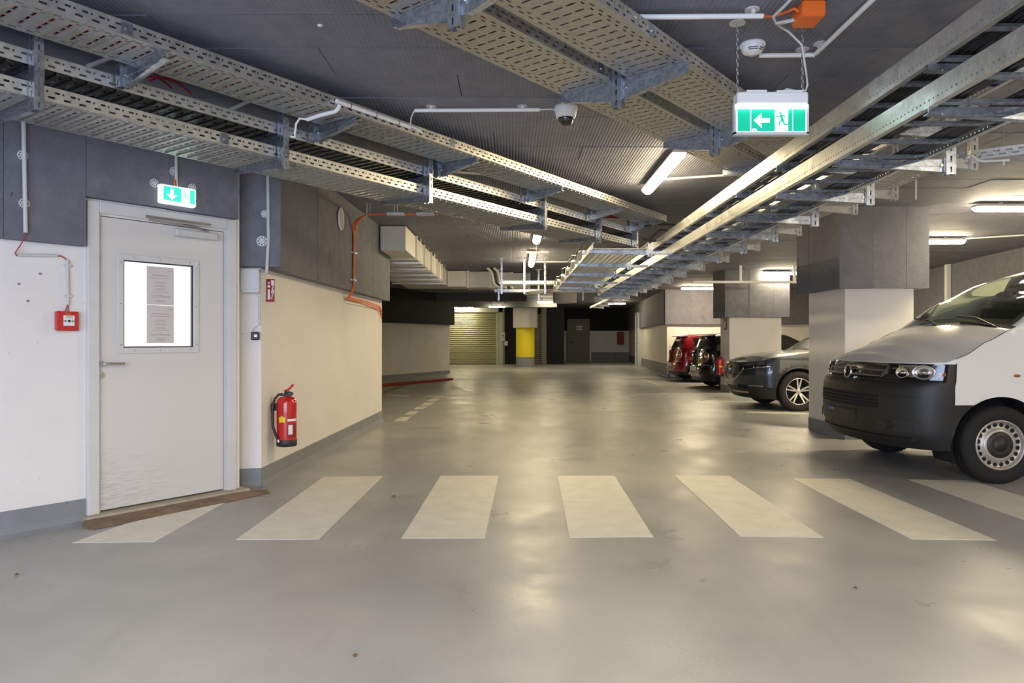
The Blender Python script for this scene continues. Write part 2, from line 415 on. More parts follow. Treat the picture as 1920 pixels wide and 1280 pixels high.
def base(p, s0, s1, h=0.16, off=0.0, z=0.0, name='baseboard_left', par=None, mat='base'):
    mb = MB(); mt = p.mat(off)
    prof = [(-0.01, z), (0.05, z), (0.022, z+0.02), (0.008, z+0.055), (0.005, z+h), (-0.01, z+h)]
    vs = [(s, q[1], q[0]) for s in (s0, s1) for q in prof]; n = len(prof)
    mb.add(vs, [(i, i+n, (i+1) % n+n, (i+1) % n) for i in range(n)] + [tuple(range(n-1, -1, -1)), tuple(range(n, 2*n))], mat=mt)
    return struct(mb, name, mat, par)
DL, DR = (-2.81, 4.71), (-2.158, 5.56)      # outer edges of the door frame
dd = Vector((DR[0]-DL[0], DR[1]-DL[1])).normalized()
WA = (DL[0]-dd.x*4.2, DL[1]-dd.y*4.2); WB = (DR[0]+dd.x*0.04, DR[1]+dd.y*0.04)
pd = Plane(DL, DR); DW = pd.len
pl_, wl = wall('wall_left', WA, WB, holes=(4.2+0.03, 4.2+DW-0.03, 0, 2.10))
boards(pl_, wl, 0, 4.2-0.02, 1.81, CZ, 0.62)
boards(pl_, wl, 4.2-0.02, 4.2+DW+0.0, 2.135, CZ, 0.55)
base(pl_, 0, 4.2)
PC = (-2.045, 5.83); PP = (-2.24, 5.79)
pp_, wp = wall('wall_pier', PP, PC, th=0.2)
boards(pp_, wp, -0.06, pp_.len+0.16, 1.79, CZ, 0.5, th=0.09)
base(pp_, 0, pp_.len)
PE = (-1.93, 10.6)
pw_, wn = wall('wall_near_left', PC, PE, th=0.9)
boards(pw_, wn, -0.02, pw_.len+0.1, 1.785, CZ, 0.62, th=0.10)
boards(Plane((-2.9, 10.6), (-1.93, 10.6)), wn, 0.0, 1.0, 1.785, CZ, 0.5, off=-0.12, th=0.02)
base(pw_, 0.0, pw_.len, name='baseboard_left')
p_, _w = wall('wall_return', (PE[0]+0.0, PE[1]), (-3.6, 10.6), th=0.2); base(p_, 0, p_.len)
# middle wall block with black cladding
pm, wm = wall('wall_middle', (-5.9, 17.1), (-2.19, 25.1), 'farwhite', th=0.25)
mb = MB(); mb.box((0, 1.74, 0), (pm.len+0.10, CZ, 0.14), pm.mat()); mb.build('black_cladding', 'black', wm)
base(pm, 0, pm.len, 0.15)
p_, w_ = wall('wall_middle_end', (-2.19, 25.1), (-3.3, 31.6), 'farwhite', th=0.2)
wall('wall_side_room', (-8.9, 41.8), (-8.9, -4.1), 'white', th=0.1)
p_, w_ = wall('wall_recess', (-8.9, 10.8), (-3.0, 10.8), 'farwhite', th=0.1)
# red kerb in front of it
a = on_z(690, 726, 0.02); b_ = on_z(850, 711, 0.02); kb = MB()
pk = Plane((a.x, a.y), (b_.x, b_.y)); kb.bev((-1.2, 0.0, -0.12), (pk.len, 0.07, 0.0), 0.012, pk.mat())
struct(kb, 'trim_red_kerb', 'redmatt')
# far end -------------------------------------------------------------
pf, wf = wall('wall_far', (0.6, 36.1), (5.9, 36.1), 'farwhite', th=0.2)
mb = MB(); mb.box((0, 1.69, 0), (pf.len, CZ, 0.12), pf.mat()); mb.build('black_cladding', 'black', wf)
base(pf, 0.9, 2.05-0.02, 0.45, z=0.15, name='baseboard_far'); base(pf, 3.40, pf.len, 0.45, z=0.15, name='baseboard_far')
# black sheet for the shade in the opening left of the far wall
mb = MB(); mb.box((-0.6, 35.9, 0.1), (2.35, 36.0, CZ)); struct(mb, 'wall_opening_shade', 'black')
# far grey door with handle and two white plates
def door_far(name, p, s0, s1, z0, z1, signs=True):
    d = MB().box((s0+0.06, z0, 0.02), (s1-0.06, z1-0.06, 0.15), p.mat()).build(name, 'farsteel'); d['kind'] = 'structure'
    fr = MB(); fr.box((s0, z0, 0.0), (s0+0.06, z1, 0.17), p.mat()); fr.box((s1-0.06, z0, 0.0), (s1, z1, 0.17), p.mat()); fr.box((s0, z1-0.06, 0.0), (s1, z1, 0.17), p.mat())
    fr.build('door_frame', 'farsteel', d)
    MB().box((s0+0.12, 1.08, 0.15), (s0+0.26, 1.14, 0.20), p.mat()).build('door_handle', 'dark', d)
    if signs:
        for k in (0, 1): MB().box((s0+0.46, 1.72+k*0.13, 0.15), (s0+0.77, 1.80+k*0.13, 0.16), p.mat()).build('door_plate', 'whiteplastic', d)
    return d
door_far('door_2', pf, 2.16-0.0, 3.36-0.0, 0.15, 2.30) if False else None
s0 = at(1063, 600, 36.1).x-0.6; s1 = at(1105, 600, 36.1).x-0.6
door_far('door_2', pf, s0, s1, 0.15, 2.28)
# dark red cabinet on the far wall
t = MB().bev((at(1157, 0, 36).x, 35.82, at(0, 645, 35.9).z), (at(1169, 0, 36).x, 36.08, at(0, 622, 35.9).z), 0.02).build('fire_cabinet', 'redmatt')
tag(t, 'dark red fire cabinet hanging in the far right corner wall', 'cabinet')
MB().box((at(1161, 0, 36).x, 35.80, 1.2), (at(1163, 0, 36).x, 35.825, 1.3)).build('cabinet_handle', 'dark', t)
# right far side wall
pr, wr = wall('wall_right_far', (5.9, 36.1), (4.90, 22.6), 'farwhite', th=0.25)
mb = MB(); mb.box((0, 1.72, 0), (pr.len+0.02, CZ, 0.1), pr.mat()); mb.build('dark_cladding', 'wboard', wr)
base(pr, 0, pr.len, 0.42, z=0.04, name='baseboard_right_far')
d3 = MB().box((4.9, 0.1, 0.02), (5.9, 2.25, 0.10), pr.mat()).build('door_3', 'frame'); d3['kind'] = 'structure'
fr = MB(); fr.box((4.8, 0.1, 0), (4.9, 2.4, 0.16), pr.mat()); fr.box((5.9, 0.1, 0), (6.0, 2.4, 0.16), pr.mat()); fr.box((4.8, 2.3, 0), (6.0, 2.4, 0.16), pr.mat()); fr.build('door_frame', 'frame', d3)
MB().box((5.7, 1.05, 0.1), (5.82, 1.1, 0.17), pr.mat()).build('door_handle', 'dark', d3)
# frontal wall behind the small cars, then on to the right side wall
pb, wb_ = wall('wall_back_right', (4.92, 22.6), (10.6, 22.6), 'white', th=0.2)
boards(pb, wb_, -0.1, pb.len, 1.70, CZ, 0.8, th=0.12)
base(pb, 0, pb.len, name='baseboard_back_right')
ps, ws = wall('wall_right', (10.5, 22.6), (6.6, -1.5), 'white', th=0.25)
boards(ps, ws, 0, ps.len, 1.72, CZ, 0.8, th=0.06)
base(ps, 0, ps.len, name='baseboard_right')
wall('wall_behind_right', (14, -4.1), (3.4, -4.1), 'white', th=0.1); wall('wall_behind_left', (-3.2, -4.1), (-9, -4.1), 'white', th=0.1)
# ------------------------------------------------------------------ big shutter and its surround
YS = 31.4
x0, x1 = at(838, 0, YS).x, at(930, 0, YS).x; zt = 2.42
sh = thing('roller_shutter', 'large cream steel roller shutter behind the dark clad wall block', 'shutter', ((x0+x1)/2, YS, 0.15))
z = 0.17; k = 0
while z < zt-0.01:
    mb = MB(); w = (x1-x0)/2; h = 0.085
    vs = [(sx*w, yy, z-0.15+zz) for sx in (-1, 1) for yy, zz in ((0.02, 0), (-0.02, 0.012), (-0.035, h*0.45), (-0.02, h*0.85), (0.02, h-0.006))]
    mb.add(vs, [(i, i+1, i+6, i+5) for i in range(4)]); mb.build('slat', 'shutter', sh, solid=0.004); z += h
g = MB(); g.box((w, -0.1, 0), (w+0.10, 0.05, zt-0.15)); g.build('guide_rail', 'shutter', sh)
MB().box((w+0.11, -0.12, 0), (w+0.30, 0.05, 2.62)).build('side_panel', 'shutter', sh)
mb = MB(); mb.box((-w-0.3, -0.12, zt-0.13), (w+0.34, 0.05, CZ-0.16)); mb.build('lintel_box', 'duct', sh)
# recess behind: dark walls, column pipe with switch boxes
mb = MB(); mb.box((-5.2, YS+0.1, 0.1), (2.3, YS+0.3, CZ)); struct(mb, 'wall_shutter', 'black')
x = at(945, 0, 31).x; t = MB().tube([(x, 31.05, 0.12), (x, 31.05, CZ)], 0.045, 8).build('conduit_pipe', 'farsteel'); tag(t, 'thin grey vertical pipe beside the large roller shutter', 'pipe')
t = MB().bev((x-0.13, 30.9, 1.18), (x+0.05, 31.03, 1.55), 0.015).build('switch_box', 'greyplastic'); tag(t, 'pale grey switch box on the pipe right of the large shutter', 'switch box')
MB().disc(0.03, 0, 0.02, 12, Matrix.Translation((x-0.04, 30.9, 1.4)) @ Matrix.Rotation(PI/2, 4, 'X')).build('button', 'dark', t)
t = MB().bev((x+0.02, 30.9, 0.98), (x+0.16, 31.03, 1.17), 0.015).build('switch_box', 'whiteplastic'); tag(t, 'small white switch box below and right of the pale grey one', 'switch box')
MB().disc(0.025, 0, 0.02, 12, Matrix.Translation((x+0.11, 30.9, 1.07)) @ Matrix.Rotation(PI/2, 4, 'X')).build('button', 'red', t)
# second, darker shutter behind the yellow column
xa, xb = at(1003, 0, YS).x, at(1015, 0, YS).x
s2 = thing('roller_shutter', 'dark narrow roller shutter seen behind the yellow column', 'shutter', (xa, YS-0.02, 0.15))
for k in range(26):
    mb = MB(); zz = k*0.085
    vs = [(sx, yy, zz+q) for sx in (-0.5, xb-xa) for yy, q in ((0.03, 0), (-0.01, 0.012), (-0.025, 0.04), (-0.01, 0.072), (0.03, 0.08))]
    mb.add(vs, [(i, i+1, i+6, i+5) for i in range(4)]); mb.build('slat', 'farsteel', s2, solid=0.004)
MB().box((xb-xa, -0.08, 0), (xb-xa+0.22, 0.05, 2.5)).build('side_panel', 'farsteel', s2)
x = at(1053, 0, 33).x; t = MB().tube([(x, 33, 0.14), (x, 33, CZ)], 0.03, 8).build('conduit_pipe', 'farsteel'); tag(t, 'thin vertical pipe left of the far grey door', 'pipe')
# ------------------------------------------------------------------ yellow round column with clad head
yc = thing('round_column', 'round column painted yellow with grey foot and square clad head', 'column', (at(985, 0, 29.1).x, 29.1, 0.113)); yc['kind'] = 'structure'
MB().lathe([(0.375, 0), (0.375, 0.42)], 40).build('grey_foot', 'base', yc)
MB().lathe([(0.376, 0.42), (0.376, 1.62)], 40).build('yellow_shaft', 'yellow', yc)
mb = MB()
mb.prism([(-0.5, -0.3), (-0.1, -0.62), (0.15, -0.62), (0.44, -0.5), (0.50, -0.1), (0.3, 0.5), (-0.4, 0.5)], 1.60, CZ-0.113); mb.build('clad_head', 'duct', yc)
# ------------------------------------------------------------------ square columns
def column(name, x0, x1, y0, y1, zc, o):
    mb = MB(); mb.box((x0, y0, 0), (x1, y1, CZ)); c = struct(mb, name, 'white')
    mb = MB(); mb.box((x0-0.006, y0-0.006, 0), (x1+0.006, y1+0.006, 0.16)); mb.build('grey_base_band', 'base', c)
    for (a, b) in (((x0-o, y0-o), (x1+o, y0-o)), ((x0-o, y1+o), (x0-o, y0-o)), ((x1+o, y0-o), (x1+o, y1+o)), ((x1+o, y1+o), (x0-o, y1+o))):
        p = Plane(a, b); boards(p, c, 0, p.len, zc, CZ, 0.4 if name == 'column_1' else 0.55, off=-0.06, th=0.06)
    return c
col1 = column('column_1', 4.03, 4.86, 8.65, 9.70, 1.82, 0.12)
col2 = column('column_2', 4.99, 6.18, 16.4, 17.1, 1.73, 0.14)
# ------------------------------------------------------------------ steel door in the left wall
mt = pd.mat()
door = thing('door_1', None, None); door['kind'] = 'structure'; del_ = door
def onp(p, px, py, off=0.0): return p.hit(px, py, off)
zb0 = 0.05
fr = MB()
for q in ((0, 0.0), (DW-0.075, 0)): fr.box((q[0], zb0-0.05, -0.12), (q[0]+0.075, 2.125, 0.03), mt)
fr.box((0.075, 2.05, -0.12), (DW-0.075, 2.125, 0.03), mt)
fr.build('door_frame', 'frame', door, bevel=0.006)
st = MB()      # stepped rebate inside the frame
st.box((0.075, zb0, -0.10), (0.090, 2.05, 0.005), mt); st.box((DW-0.090, zb0, -0.10), (DW-0.075, 2.05, 0.005), mt); st.box((0.090, 2.035, -0.10), (DW-0.090, 2.05, 0.005), mt)
st.build('rebate', 'frame', door)
sL, sR = 0.094, DW-0.094; zl0, zl1 = 0.062, 2.03
wx0, wz1 = onp(pd, 231, 487); wx1, _ = onp(pd, 362, 500); _, wz0 = onp(pd, 300, 651)
lf = MB()
for q in ((sL, wx0, zl0, zl1), (wx1, sR, zl0, zl1), (wx0, wx1, zl0, wz0), (wx0, wx1, wz1, zl1)): lf.box((q[0], q[2], -0.045), (q[1], q[3], 0.0), mt)
lf.build('door_leaf', 'doorpaint', door)
wf = MB(); b1 = 0.040
wf.box((wx0-b1, wz0-b1, 0), (wx0, wz1+b1, 0.012), mt); wf.box((wx1, wz0-b1, 0), (wx1+b1, wz1+b1, 0.012), mt)
wf.box((wx0, wz0-b1, 0), (wx1, wz0, 0.012), mt); wf.box((wx0, wz1, 0), (wx1, wz1+b1, 0.012), mt)
wfo = wf.build('window_frame', 'frame', door, bevel=0.003)
for (s_, z_) in [(wx0-b1/2, wz0+0.02), (wx0-b1/2, (wz0+wz1)/2), (wx0-b1/2, wz1-0.02), (wx1+b1/2, wz0+0.02), (wx1+b1/2, (wz0+wz1)/2), (wx1+b1/2, wz1-0.02),
                 (wx0+0.07, wz0-b1/2), ((wx0+wx1)/2, wz0-b1/2), (wx1-0.03, wz0-b1/2), (wx0+0.07, wz1+b1/2), ((wx0+wx1)/2, wz1+b1/2), (wx1-0.03, wz1+b1/2)]:
    MB().disc(0.0045, 0.012, 0.015, 8, mt @ Matrix.Translation((s_, z_, 0))).build('screw', 'ink', wfo)
pn = MB(); pn.box((wx0, wz0, -0.030), (wx1, wz1, -0.022), mt); pn.build('window_pane', 'pane', door)
sl = MB(); t_ = 0.008
sl.box((wx0, wz0, -0.022), (wx0+t_, wz1, 0.0), mt); sl.box((wx1-t_, wz0, -0.022), (wx1, wz1, 0.0), mt); sl.box((wx0+t_, wz0, -0.022), (wx1-t_, wz0+t_, 0.0), mt); sl.box((wx0+t_, wz1-t_, -0.022), (wx1-t_, wz1, 0.0), mt)
sl.build('window_seal', 'dark', door)
# the two notices behind one another on the pane
s0, z1 = onp(pd, 275, 498, -0.02); s1, _ = onp(pd, 326, 500, -0.02); _, zm = onp(pd, 300, 572, -0.02); _, z0 = onp(pd, 300, 643, -0.02)
for k, (za, zb, lab) in enumerate(((zm+0.001, z1, 'upper paper notice with grey centred print taped to the door window'), (z0, zm-0.001, 'lower paper notice with a red heading taped to the door window'))):
    n = MB(); n.box((s0, za, -0.021), (s1, zb, -0.0195), mt); pap = tag(n.build('paper_notice', 'paper'), lab, 'notice')
    w = s1-s0; h = zb-za; cx = (s0+s1)/2
    rows = [(0.10, .18, 1, 'ink', 0.36)] + [(0.22, .60, 0, 'ink' if k == 0 else 'inkred', 0), (0.29, .75, 0, 'ink' if k == 0 else 'ink', 0), (0.39, .3, 0, 'ink', 0), (0.42, .42, 0, 'ink' if k == 0 else 'inkred', 0),
            (0.48, .3, 0, 'ink', 0), (0.51, .42, 0, 'ink', 0), (0.57, .3, 0, 'ink', 0), (0.60, .42, 0, 'ink', 0), (0.66, .62, 0, 'ink', 0), (0.73, .2, 0, 'ink', 0), (0.76, .72, 0, 'ink', 0), (0.79, .68, 0, 'ink', 0), (0.88, .4, 0, 'ink', 0), (0.91, .3, 0, 'ink', 0)]
    tx = {'ink': MB(), 'inkred': MB()}
    for (fy, fw, _q, mm, sh_) in rows:
        n_ = max(3, int(fw*22)); x = cx+sh_*w-fw*w/2
        while x < cx+sh_*w+fw*w/2:     # words as runs of tiny strokes
            ww = random.uniform(0.02, 0.07)*w; hh = 0.0045 if fy in (0.22,) else 0.0028
            tx[mm].box((x, zb-fy*h-hh, -0.0195), (min(x+ww, cx+sh_*w+fw*w/2), zb-fy*h, -0.0190), mt); x += ww+0.012*w
    for mm in tx:
        if tx[mm].v: tag(tx[mm].build('print', mm, pap), kind='stuff')
# lever handle, lock rose, closer
hs, hz = onp(pd, 189, 682, 0.02)
HT = mt @ Matrix.Translation((hs, hz, 0))
hd = MB().disc(0.026, 0, 0.009, 24, HT).build('door_handle', 'steel', door)
a_ = HT @ Vector((0, 0, 0.008)); b2 = HT @ Vector((0, 0, 0.05)); c2 = HT @ Vector((0.02, 0, 0.058)); d2 = HT @ Vector((0.135, 0, 0.058))
MB().tube([a_, b2, c2, d2], 0.0095, 10).build('lever', 'steel', hd)
hs2, hz2 = onp(pd, 189, 703, 0.01)
HT2 = mt @ Matrix.Translation((hs2, hz2, 0))
lk = MB().disc(0.025, 0, 0.009, 24, HT2).build('lock_rose', 'steel', door)
k_ = MB(); k_.disc(0.009, 0.009, 0.012, 12, HT2 @ Matrix.Translation((0, 0.004, 0))); k_.box((-0.005, -0.016, 0.009), (0.005, 0, 0.012), HT2); k_.build('keyhole', 'rimsteel', lk)
ca, cz1 = onp(pd, 331, 427, 0.05); cb, cz0 = onp(pd, 409, 449, 0.05)
cl = MB(); cl.bev((ca, 1.955, 0.0), (cb, 2.005, 0.055), 0.006, mt); clo = cl.build('door_closer', 'greyplastic', door)
ra, rz_ = onp(pd, 272, 408, 0.03); rb, _ = onp(pd, 392, 425, 0.03)
MB().box((ra, 2.056, 0.03), (rb, 2.073, 0.05), mt).build('guide_rail', 'steel', clo)
MB().tube([mt @ Vector((ra+0.02, 2.045, 0.045)), mt @ Vector(((ra+rb)/2+0.1, 2.035, 0.05)), mt @ Vector((cb-0.08, 2.008, 0.05))], 0.008, 6).build('closer_arm', 'steel', clo)
# threshold and worn rubber ramp
th = MB(); th.box((-0.03, 0, -0.12), (DW+0.08, zb0, 0.09), mt); struct(th, 'trim_1', 'sill', bevel=0.01)
rp = thing('threshold_ramp', 'worn rusty brown ramp strip at the foot of the steel door', 'ramp')
out = [on_z(146, 990), on_z(165, 997), on_z(205, 987), on_z(480, 917)]
n = 14; rmb = MB(); vs = []; fs = []
for i in range(n+1):
    t = i/n; s_ = -0.05+(DW+0.25)*t
    o0 = 0.088; wdt = 0.16-0.07*t
    e = pd.pt(s_, 0.003, o0+wdt+random.uniform(-.004, .004)); i0 = pd.pt(s_, 0.0, o0); i1 = pd.pt(s_, 0.036*(1-0.6*max(0, (s_-DW)/0.25)), o0); m1 = pd.pt(s_, 0.020, o0+wdt*0.55)
    vs += [i0, i1, m1, e]
for i in range(n):
    for k in range(3): fs.append((4*i+k, 4*i+k+1, 4*i+k+5, 4*i+k+4))
fs += [(0, 3, 2, 1), (4*n, 4*n+1, 4*n+2, 4*n+3)]
rmb.add(vs, fs); rmb.build('ramp_body', 'ramp', rp)
tt = MB()
for k in range(9):
    s_ = -0.055; o_ = 0.10+k*0.017
    tt.box((s_-0.006, 0.0, o_), (s_+0.012, 0.028-k*0.0026, o_+0.009), mt)
tt.build('ridge', 'ramp', rp)
# ------------------------------------------------------------------ things on the left wall
def clipdisc(p, px, py, off, name='cable_clip', lab=None, r=0.030, cat='clip', grp='round conduit clips on the dark boards above the door'):
    s_, z_ = p.hit(px, py, off); T = p.mat(off) @ Matrix.Translation((s_, z_, 0))
    t = thing(name, lab, cat, T @ Vector((0, 0, 0)), p.ang, grp)
    R = Matrix.Rotation(PI/2, 4, 'X')
    MB().disc(r, 0, 0.006, 20, R).build('base_disc', 'greyplastic', t)
    h = MB()
    for k in range(8):
        a = 2*PI*k/8; h.disc(r*0.13, 0.006, 0.0068, 8, R @ Matrix.Translation((r*.68*math.cos(a), r*.68*math.sin(a), 0)))
    h.build('vent_hole', 'dark', t)
    return t
OB = 0.06       # face of the boards over the door wall
def vconduit(p, pxs, off, r, name, lab, cat='conduit', mat='greyplastic', group=None):
    pts = []
    for (x, y) in pxs: s_, z_ = p.hit(x, y, off); pts.append(p.pt(s_, z_, off))
    return tag(MB().tube(pts, r, 10).build(name, mat), lab, cat, group)
vconduit(pl_, [(44, 225), (48, 436)], OB+0.018, 0.0125, 'conduit_pipe', 'grey vertical conduit on the dark boards left of the steel door')
clipdisc(pl_, 42, 291, OB, lab='round ventilated clip behind the left conduit, upper of the two', grp=None)
clipdisc(pl_, 45, 381, OB, lab='round ventilated clip behind the left conduit, lower of the two', grp=None)
def cable(pts, r, name, lab, mat, cat='cable', group=None, n=6):
    return tag(MB().tube(pts, r, n).build(name, mat), lab, cat, group)
def plcable(p, pxs, r, name, lab, mat, cat='cable', offs=None):
    pts = []
    for k, (x, y) in enumerate(pxs):
        o_ = offs[k] if offs else 0.01
        s_, z_ = p.hit(x, y, o_); pts.append(p.pt(s_, z_, o_))
    return cable(pts, r, name, lab, mat, cat)
plcable(pl_, [(48, 434), (46, 446), (38, 460), (31, 470), (28, 474), (32, 480)], 0.0035, 'red_cable', 'thin red cable drooping from the left conduit to the white wall', 'redcable', offs=[.08, .075, .07, .04, .015, .01])
vconduit(pl_, [(34, 478), (108, 479)], 0.012, 0.010, 'conduit_pipe', 'short horizontal grey conduit high on the white wall left of the door')
plcable(pl_, [(106, 479), (115, 480), (123, 485), (125, 490)], 0.0035, 'red_cable', 'thin red cable bending down above the fire alarm call point', 'redcable')
vconduit(pl_, [(126, 487), (127.5, 571)], 0.012, 0.010, 'conduit_pipe', 'short vertical grey conduit above the red fire alarm call point')
for y in (498, 555):
    s_, z_ = pl_.hit(127, y, 0); m_ = MB(); m_.box((s_-0.026, z_-0.007, 0), (s_+0.026, z_+0.007, 0.006), pl_.mat()); m_.box((s_-0.014, z_-0.007, 0), (s_+0.014, z_+0.007, 0.025), pl_.mat())
    tag(m_.build('conduit_clip', 'greyplastic'), ('upper' if y == 498 else 'lower')+' clip holding the short vertical conduit above the call point', 'clip')
for k, (dx, lab) in enumerate(((-5, 'left thin red wire entering the call point'), (1, 'right thin red wire entering the call point'))):
    plcable(pl_, [(127.5, 570), (127+dx*0.5, 577), (127+dx, 585)], 0.003, 'red_wire', lab, 'redcable', 'wire')
# red call point
sa, za = pl_.hit(105, 583, 0.03); sb, zb = pl_.hit(147, 620, 0.03)
cp = thing('call_point', 'square red fire alarm call point left of the steel door', 'fire alarm', pl_.pt((sa+sb)/2, (za+zb)/2, 0), pl_.ang)
R = Matrix.Rotation(PI/2, 4, 'X'); w2, h2 = (sb-sa)/2, (za-zb)/2
MB().bev((-w2, -h2, 0), (w2, h2, 0.042), 0.006, R).build('housing', 'red', cp)
fp = MB(); fp.bev((-w2*.42, -h2*.5, 0.042), (w2*.58, h2*.58, 0.046), 0.002, R); fpo = fp.build('break_plate', 'whiteplastic', cp)
dk = MB(); cxx = w2*.08
dk.disc(0.0085, 0.046, 0.048, 16, R @ Matrix.Translation((cxx, 0, 0)))
for sg in (-1, 1):
    dk.prism([(cxx+sg*.014, 0), (cxx+sg*.022, .006), (cxx+sg*.022, .002), (cxx+sg*.032, .002), (cxx+sg*.032, -.002), (cxx+sg*.022, -.002), (cxx+sg*.022, -.006)][::sg], 0.046, 0.0475, R)
dk.build('arrow_mark', 'dark', fpo)
MB().box((-w2*.2, h2*.38, 0.046), (w2*.4, h2*.46, 0.0475), R).build('lettering', 'inkred', fpo)
MB().box((-0.015, h2*.66, 0.042), (0.015, h2*.86, 0.045), R).build('indicator', 'amber', cp)
# nails and marks: a faint pencil trace is left out, three anchors in the wall
for k, (x, y, lab) in enumerate(((75, 513, 'grey wall plug stub high on white wall left of the door, upper right of three'), (35, 532, 'grey wall plug stub on white wall below the horizontal conduit'), (52, 564, 'grey wall plug stub on white wall, lowest of three'))):
    s_, z_ = pl_.hit(x, y, 0); tag(MB().disc(0.008, 0, 0.006, 10, pl_.mat() @ Matrix.Translation((s_, z_, 0))).build('wall_plug', 'ink'), lab, 'wall plug')
# small exit sign above the door
def arrow(mb, cx, cy, s, ang, z0, z1, T):
    p_ = [(-1, 0), (0.0, 0.95), (0.0, 0.55), (-0.25, 0.28), (1, 0.28), (1, -0.28), (-0.25, -0.28), (0, -0.55), (0, -0.95)]
    ca_, sa_ = math.cos(ang), math.sin(ang)
    mb.prism([(cx+s*(x*ca_-y*sa_), cy+s*(x*sa_+y*ca_)) for x, y in p_][::-1], z0, z1, T)
def runner(mb, cx, cy, s, z0, z1, T, flip=-1):
    def seg(a, b, w0, w1):
        ax, ay = a; bx, by = b; dx, dy = bx-ax, by-ay; l = math.hypot(dx, dy); nx, ny = -dy/l, dx/l
        q = [(ax+nx*w0, ay+ny*w0), (ax-nx*w0, ay-ny*w0), (bx-nx*w1, by-ny*w1), (bx+nx*w1, by+ny*w1)]
        mb.prism([(cx+flip*s*x, cy+s*y) for x, y in q], z0, z1, T)
    mb.disc(s*0.13, z0, z1, 12, T @ Matrix.Translation((cx+flip*s*0.18, cy+s*0.85, 0)))
    seg((0.1, 0.66), (-0.1, 0.05), .13, .12)
    seg((0.1, 0.62), (0.42, 0.42), .06, .05); seg((0.42, 0.42), (0.62, 0.55), .05, .04)
    seg((0.08, 0.62), (-0.22, 0.62), .06, .05); seg((-0.22, 0.62), (-0.42, 0.36), .05, .04)
    seg((-0.05, 0.1), (0.28, -0.15), .09, .07); seg((0.28, -0.15), (0.2, -0.6), .07, .05)
    seg((-0.1, 0.08), (-0.28, -0.38), .09, .07); seg((-0.28, -0.38), (-0.72, -0.42), .07, .05)
sa, za = pl_.hit(301, 350, 0.10); sb, zb = pl_.hit(366, 386, 0.10)
es = thing('exit_sign', 'small glowing green exit sign with down arrow above the steel door', 'exit sign', pl_.pt((sa+sb)/2, (za+zb)/2+0.004, OB), pl_.ang)
w2, h2 = (sb-sa)/2, 0.062
MB().bev((-w2-.004, -h2-.004, 0.0), (w2+.004, h2+.004, 0.05), 0.008, R).build('housing', 'signwhite', es)
pnl = MB(); pnl.box((-w2*.88, -h2*.72, 0.05), (w2*.92, h2*.86, 0.054), R); pnl = pnl.build('sign_panel', 'green2', es)
m_ = MB(); arrow(m_, -w2*.42, 0.0, h2*.62, PI/2, 0.054, 0.056, R); m_.build('arrow', 'signwhite2', pnl)
m_ = MB(); m_.box((w2*.12, -h2*.68, 0.054), (w2*.62, h2*.80, 0.056), R); m_.build('doorway_field', 'signwhite2', pnl)
m_ = MB(); runner(m_, w2*.36, 0, h2*.62, 0.056, 0.057, R); m_.build('running_figure', 'green2', pnl)
clipdisc(pl_, 288.5, 343, OB, lab='round ventilated clip disc left of the small exit sign', grp=None)
clipdisc(pl_, 360, 352, OB, lab='round ventilated clip disc right of the small exit sign', grp=None)
clipdisc(pl_, 325, 321, OB, lab='round ventilated clip disc above the small exit sign', grp=None)
vconduit(pl_, [(330, 290), (330.5, 337)], OB+0.015, 0.011, 'conduit_pipe', 'short grey conduit coming down to the small exit sign')
plcable(pl_, [(327.5, 335), (327.5, 351)], 0.006, 'orange_cable', 'short orange cable entering the top of the small exit sign', 'orange', offs=[OB+.012]*2)
plcable(pl_, [(331.5, 335), (332, 345), (334, 353)], 0.0035, 'grey_cable', 'thin pale cable beside the orange one above the small exit sign', 'whiteplastic', offs=[OB+.012]*3)
# ------------------------------------------------------------------ things on the pier
vconduit(pp_, [(502, 320), (503, 448), (500, 512)], 0.105, 0.013, 'conduit_pipe', 'grey vertical conduit on the dark boards right of the door')
clipdisc(pp_, 497, 401, 0.09, lab='round ventilated clip on the conduit right of the door, upper', grp=None)
clipdisc(pp_, 491, 452, 0.09, lab='round ventilated clip on the conduit right of the door, lower', grp=None, r=.042)
sa, za = pp_.hit(456, 503, 0.07); sb, zb = pp_.hit(487, 549, 0.07)
jb = tag(MB().bev((sa-0.02, zb, 0), (sb, za, 0.08), 0.006, pp_.mat()).build('junction_box', 'greyplastic'), 'light grey cable junction box on the pier right of the door', 'junction box')
MB().bev((sa-0.018, zb+0.002, 0.08), (sb-0.002, za-0.002, 0.088), 0.003, pp_.mat()).build('lid', 'greyplastic', jb)
for (u, v_) in ((sa-.01, zb+.012), (sb-.01, zb+.012), (sa-.01, za-.012), (sb-.01, za-.012)):
    MB().disc(0.004, 0.088, 0.090, 8, pp_.mat() @ Matrix.Translation((u, v_, 0))).build('screw', 'ink', jb)
for k in range(4):
    y = 513+k*7; pts = []
    for (x, yy, o_) in ((500, 508, .10), (498-k, 516+k*3, .09), (494, y+2, .06), (487, y+3, .045)): s_, z_ = pp_.hit(x, yy, o_); pts.append(pp_.pt(s_, z_, o_))
    cable(pts, 0.0035, 'grey_cable', ('topmost', 'second', 'third', 'lowest')[k]+' thin grey cable looping from the conduit into the junction box', 'greyplastic', group='four grey cables entering the junction box')
vconduit(pp_, [(486, 552), (486.5, 609)], 0.012, 0.010, 'conduit_pipe', 'short vertical grey conduit between the junction box and small black sensor')
